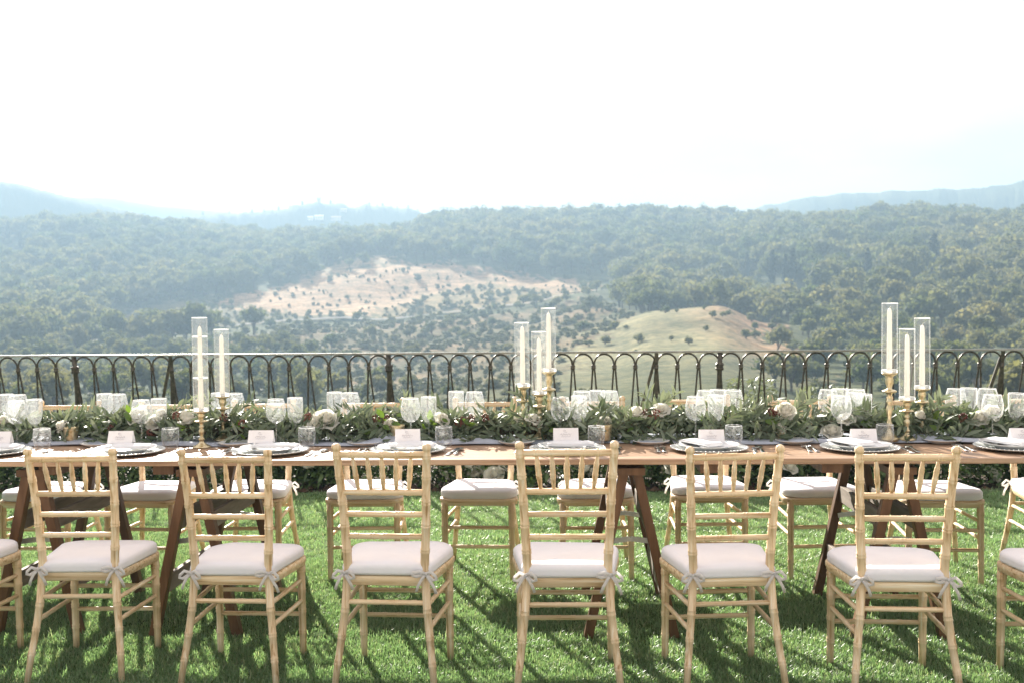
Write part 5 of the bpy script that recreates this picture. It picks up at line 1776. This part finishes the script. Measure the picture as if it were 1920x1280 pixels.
def card_obj(parent_loc, rz, seed, label, w=0.112, h=0.060):
    r = random.Random(seed)
    t = thing('place_card', label, 'place card', parent_loc, rz, 'folded white name cards')
    mb = MB()
    a = rad(24)
    for s in (-1, 1):
        R = Matrix.Rotation(s * a, 3, 'X')
        y = s * math.sin(a) * h / 2
        mb.box((0, y, math.cos(a) * h / 2), (w, 0.0008, h), R)
    mb.build('folded_card', M['card'], t, False)
    ink = MB()
    ca, sa = math.cos(a), math.sin(a)

    def on(u, v):     # v measured up the front face
        return (u, -math.sin(a) * (h - v) - 0.0011, v * ca)
    u = -0.024
    ptsx = []
    for k in range(15):
        ptsx.append(on(u + k * 0.0034 + r.uniform(-.001, .001), h * 0.50 + 0.006 * math.sin(k * 1.9 + seed) * r.uniform(.4, 1)))
    ink.tube(ptsx, 0.00055, 4)
    ptsx = [on(-0.009 + 0.008 * math.cos(q) + .0022 * q, h * 0.76 + 0.0045 * math.sin(q)) for q in np.linspace(0, 5.2, 16)]
    ink.tube(ptsx, 0.0005, 4)
    ink.tube([on(-0.020 + k * 0.004, h * 0.34 + 0.0022 * math.sin(k * 2.3 + seed)) for k in range(11)], 0.0004, 4)
    ink.build('lettering', M['ink'], t)
    return t


def fork_mesh():
    mb = MB()
    # along +y, tines at the far end
    prof = [(-0.098, 0.0075, 0.0035), (-0.09, 0.0095, 0.003), (-0.06, 0.0075, 0.004), (-0.01, 0.0042, 0.006), (0.025, 0.0038, 0.0075), (0.040, 0.0085, 0.0055), (0.052, 0.0125, 0.003), (0.060, 0.013, 0.002)]
    vs = []
    for y, w, z in prof:
        vs += [(-w, y, z), (w, y, z), (w, y, z + 0.0018), (-w, y, z + 0.0018)]
    n = len(prof)
    fs = [(i * 4 + k, i * 4 + (k + 1) % 4, i * 4 + 4 + (k + 1) % 4, i * 4 + 4 + k) for i in range(n - 1) for k in range(4)] + [(3, 2, 1, 0), (n * 4 - 4, n * 4 - 3, n * 4 - 2, n * 4 - 1)]
    mb.add(vs, fs)
    for k in range(4):
        x = -0.0105 + k * 0.007
        mb.tube([(x, 0.057, 0.003), (x, 0.075, 0.002), (x * 1.0, 0.092, 0.005), (x * 0.97, 0.100, 0.0085)], [0.0022, 0.0020, 0.0017, 0.0009], 5)
    return mb.mesh('fork', M['silver'])


def knife_mesh():
    mb = MB()
    prof = [(-0.11, 0.006, 0.0030), (-0.10, 0.0085, 0.004), (-0.04, 0.0065, 0.0045), (-0.005, 0.0055, 0.004), (0.0, 0.0080, 0.0022), (0.06, 0.0090, 0.0016), (0.10, 0.0075, 0.0014), (0.115, 0.0018, 0.0010)]
    vs = []
    for y, w, t in prof:
        vs += [(-w, y, 0.0), (w, y, 0.0), (w, y, t), (-w, y, t)]
    n = len(prof)
    fs = [(i * 4 + k, i * 4 + (k + 1) % 4, i * 4 + 4 + (k + 1) % 4, i * 4 + 4 + k) for i in range(n - 1) for k in range(4)] + [(3, 2, 1, 0), (n * 4 - 4, n * 4 - 3, n * 4 - 2, n * 4 - 1)]
    mb.add(vs, fs)
    return mb.mesh('knife', M['silver'])


def spoon_mesh():
    mb = MB()
    prof = [(-0.098, 0.007, 0.003), (-0.09, 0.009, 0.003), (-0.05, 0.0065, 0.004), (0.0, 0.004, 0.006), (0.03, 0.004, 0.007), (0.04, 0.011, 0.004), (0.058, 0.0185, 0.0015), (0.078, 0.017, 0.002), (0.092, 0.009, 0.0045), (0.097, 0.002, 0.006)]
    vs = []
    for y, w, z in prof:
        vs += [(-w, y, z + w * .25), (0, y, z), (w, y, z + w * .25), (w, y, z + w * .25 + .0014), (0, y, z + .0016), (-w, y, z + w * .25 + .0014)]
    n = len(prof)
    fs = [(i * 6 + k, i * 6 + (k + 1) % 6, i * 6 + 6 + (k + 1) % 6, i * 6 + 6 + k) for i in range(n - 1) for k in range(6)] + [(5, 4, 3, 2, 1, 0), tuple(range(n * 6 - 6, n * 6))]
    mb.add(vs, fs)
    return mb.mesh('spoon', M['silver'])


FORK, KNIFE, SPOON = fork_mesh(), knife_mesh(), spoon_mesh()


def put(me, name, loc, rz, label, cat, group, s=1.0):
    o = link(bpy.data.objects.new(name, me))
    o.location = loc; o.rotation_euler = (0, 0, rz); o.scale = (s,) * 3
    return tag(o, label, cat, group)


def glass_meshes():
    out = {}
    mb = MB()          # big balloon goblet
    mb.lathe([(0.0005, 0.0005), (0.034, 0.0008), (0.0350, 0.002), (0.02, 0.005), (0.006, 0.011), (0.0042, 0.02), (0.0038, 0.085), (0.0055, 0.093)], 22, m=0)
    mb.lathe([(0.0055, 0.093), (0.016, 0.0965), (0.031, 0.106), (0.043, 0.124), (0.0475, 0.145), (0.0465, 0.168), (0.0425, 0.188), (0.0375, 0.206), (0.0368, 0.207), (0.0362, 0.206), (0.041, 0.188), (0.045, 0.168), (0.046, 0.145), (0.0415, 0.1245), (0.030, 0.1075), (0.015, 0.099), (0.0005, 0.097)], 26, m=1)
    mb.lathe([(0.0366, 0.2052), (0.0380, 0.2062), (0.0372, 0.2080), (0.0360, 0.2064), (0.0366, 0.2052)], 26, m=2)
    out['goblet'] = mb.mesh('goblet', [M['stem_glass'], M['crystal'], M['rim_glass']])
    mb = MB()          # narrower ribbed wine glass
    mb.lathe([(0.0005, 0.0005), (0.032, 0.0008), (0.0325, 0.002), (0.018, 0.005), (0.006, 0.010), (0.0042, 0.02), (0.004, 0.075), (0.008, 0.084)], 22, m=0)
    mb.lathe([(0.008, 0.084), (0.018, 0.090), (0.028, 0.104), (0.0335, 0.125), (0.0355, 0.150), (0.0360, 0.195), (0.0355, 0.2085), (0.0348, 0.2085), (0.0348, 0.195), (0.0342, 0.150), (0.032, 0.126), (0.0265, 0.106), (0.016, 0.093), (0.0005, 0.0905)], 40, m=1, ribs=1, rib=0.035)
    mb.lathe([(0.0347, 0.2072), (0.0367, 0.2082), (0.0355, 0.2100), (0.0341, 0.2084), (0.0347, 0.2072)], 26, m=2)
    out['wine_glass'] = mb.mesh('wine_glass', [M['stem_glass'], M['crystal_fine'], M['rim_glass']])
    mb = MB()          # cut tumbler
    mb.lathe([(0.0005, 0.0), (0.029, 0.0), (0.033, 0.003), (0.0385, 0.03), (0.0395, 0.055), (0.0375, 0.088), (0.0370, 0.0892), (0.0362, 0.088), (0.0378, 0.055), (0.0368, 0.031), (0.030, 0.012), (0.0005, 0.010)], 32, m=0, ribs=1, rib=0.015)
    mb.lathe([(0.0364, 0.0875), (0.0382, 0.0885), (0.0372, 0.0905), (0.0358, 0.0888), (0.0364, 0.0875)], 26, m=1)
    out['tumbler'] = mb.mesh('tumbler', [M['crystal'], M['rim_glass']])
    return out


M['stem_glass'] = glass_material('stem_glass', (0.97, 0.98, 0.98), base=0.08, frost=0.05)
GL = glass_meshes()
for i in range(8):
    x, w = PLATE_X[i], SEAT[i]
    dy = (0.0, 0.0, 0.0, 0.02, 0.03, 0.03, 0.03, 0.03)[i]
    y = PY + dy
    put(ch_me, 'charger_plate', (x, y, T_Z + 0.0005), rng.uniform(0, 6), 'pressed glass charger with beaded rim ' + w, 'charger plate', 'glass charger plates')
    z1 = T_Z + 0.0055
    put(dp_me, 'dinner_plate', (x, y, z1), rng.uniform(0, 6), 'white dinner plate with blue rim pattern ' + w, 'plate', 'patterned dinner plates')
    zn = z1 + 0.0065
    right = i >= 5
    if right:
        put(NAP[i % 3], 'napkin', (x - 0.035, y + 0.01, zn + 0.016), 0.55 + rng.uniform(-.08, .08), 'folded white linen napkin laid slantwise on the plate ' + w, 'napkin', 'white linen napkins')
        put(NAP_W, 'napkin', (x + 0.035, y + 0.01, zn + 0.001), rng.uniform(-.06, .06), 'square white cloth under the name card ' + w, 'napkin', 'white napkin squares')
    else:
        put(NAP[i % 3], 'napkin', (x + 0.015, y + 0.01, zn + 0.013), 1.57 + rng.uniform(-.06, .06), 'folded white linen napkin laid across the plate ' + w, 'napkin', 'white linen napkins')
    card_obj((CARD_X[i], y + 0.055, zn + (0.020 if right else 0.030)), rng.uniform(-.10, .10), i * 7 + 3, 'folded white name card with grey script ' + w)
    put(bp_me, 'bread_plate', (x - 0.235, 4.86, T_Z + 0.001), rng.uniform(0, 6), 'small white bread plate with blue sprigs ' + w, 'plate', 'small bread plates')
    for k, q in enumerate((-0.222, -0.196)):
        put(FORK, 'fork', (x + q, 4.635 + 0.004 * k + dy, T_Z + 0.001), rng.uniform(-.05, .05) - 0.03, ('outer' if k == 0 else 'inner') + ' silver fork left of the plates ' + w, 'fork', 'silver forks')
    put(KNIFE, 'knife', (x + 0.198, 4.60 + dy, T_Z + 0.001), -0.10 + rng.uniform(-.05, .05), 'silver knife beside the plates ' + w, 'knife', 'silver knives')
    put(SPOON, 'spoon', (x + 0.224, 4.60 + dy, T_Z + 0.001), -0.06 + rng.uniform(-.05, .05), 'silver spoon outside the knife ' + w, 'spoon', 'silver spoons')
    put(GL['goblet'], 'goblet', (BAL_X[i], 4.905 + 0.0, T_Z + 0.008), rng.uniform(0, 6), 'etched round goblet at the near place ' + w, 'goblet', 'near side goblets')
    put(GL['wine_glass'], 'wine_glass', (WINE_X[i], 4.935, T_Z + 0.010), rng.uniform(0, 6), 'ribbed wine glass at the near place ' + w, 'wine glass', 'near side wine glasses')
    put(GL['tumbler'], 'tumbler', (TUM_X[i], 4.815, T_Z + 0.001), rng.uniform(0, 6), 'cut crystal tumbler at the near place ' + w, 'tumbler', 'near side tumblers')
put(GL['wine_glass'], 'wine_glass', (1.376, 5.0, T_Z + 0.012), 0.3, 'second ribbed wine glass squeezed beside the goblet left of the right candles', 'wine glass', 'near side wine glasses')

FARG = [(-2.839, -2.77), (-2.325, -2.251), (-1.735, -1.649), (-1.143, -1.061), (-0.528, -0.435), (0.177, 0.236, 0.114), (0.772, 0.845, 0.730), (1.369, 1.444, 1.33), (1.992, 2.076, 1.948)]
FAR_W = ['at the far left edge', 'above the leftmost roses', 'behind the candle pair', 'behind the wine glasses right of the candle pair', 'left of the middle candles', 'right of the middle candles',
         'left of the large single rose', 'just left of the tallest right candle', 'right of the right-hand candles']
for i, g in enumerate(FARG):
    w = FAR_W[i]
    put(GL['wine_glass'], 'wine_glass', (g[0], 5.225, T_Z + 0.001), rng.uniform(0, 6), 'ribbed wine glass beyond the garland ' + w, 'wine glass', 'far side wine glasses', 1.05)
    put(GL['goblet'], 'goblet', (g[1], 5.21, T_Z + 0.001), rng.uniform(0, 6), 'etched round goblet beyond the garland ' + w, 'goblet', 'far side goblets', 1.05)
    if len(g) > 2:
        put(GL['goblet'], 'goblet', (g[2] - 0.015, 5.235, T_Z + 0.001), rng.uniform(0, 6), 'second etched goblet, half hidden beyond the garland ' + w, 'goblet', 'far side goblets', 1.04)
    if i in (2, 5):
        qx = g[0] + (0.14 if i == 2 else -0.06)
        put(ch_me, 'charger_plate', (qx, 5.20, T_Z + 0.0025), 1.0, 'pressed glass charger beyond the garland ' + w, 'charger plate', 'glass charger plates')
        put(dp_me, 'dinner_plate', (qx, 5.20, T_Z + 0.0075), 1.0, 'white dinner plate beyond the garland ' + w, 'plate', 'patterned dinner plates')
        put(NAP[1], 'napkin', (qx, 5.20, T_Z + 0.027), 1.6, 'folded white linen napkin beyond the garland ' + w, 'napkin', 'white linen napkins')
        card_obj((qx, 5.20, T_Z + 0.044), PI + rng.uniform(-.1, .1), 80 + i, 'small white card seen from behind beyond the garland ' + w, 0.10, 0.055)
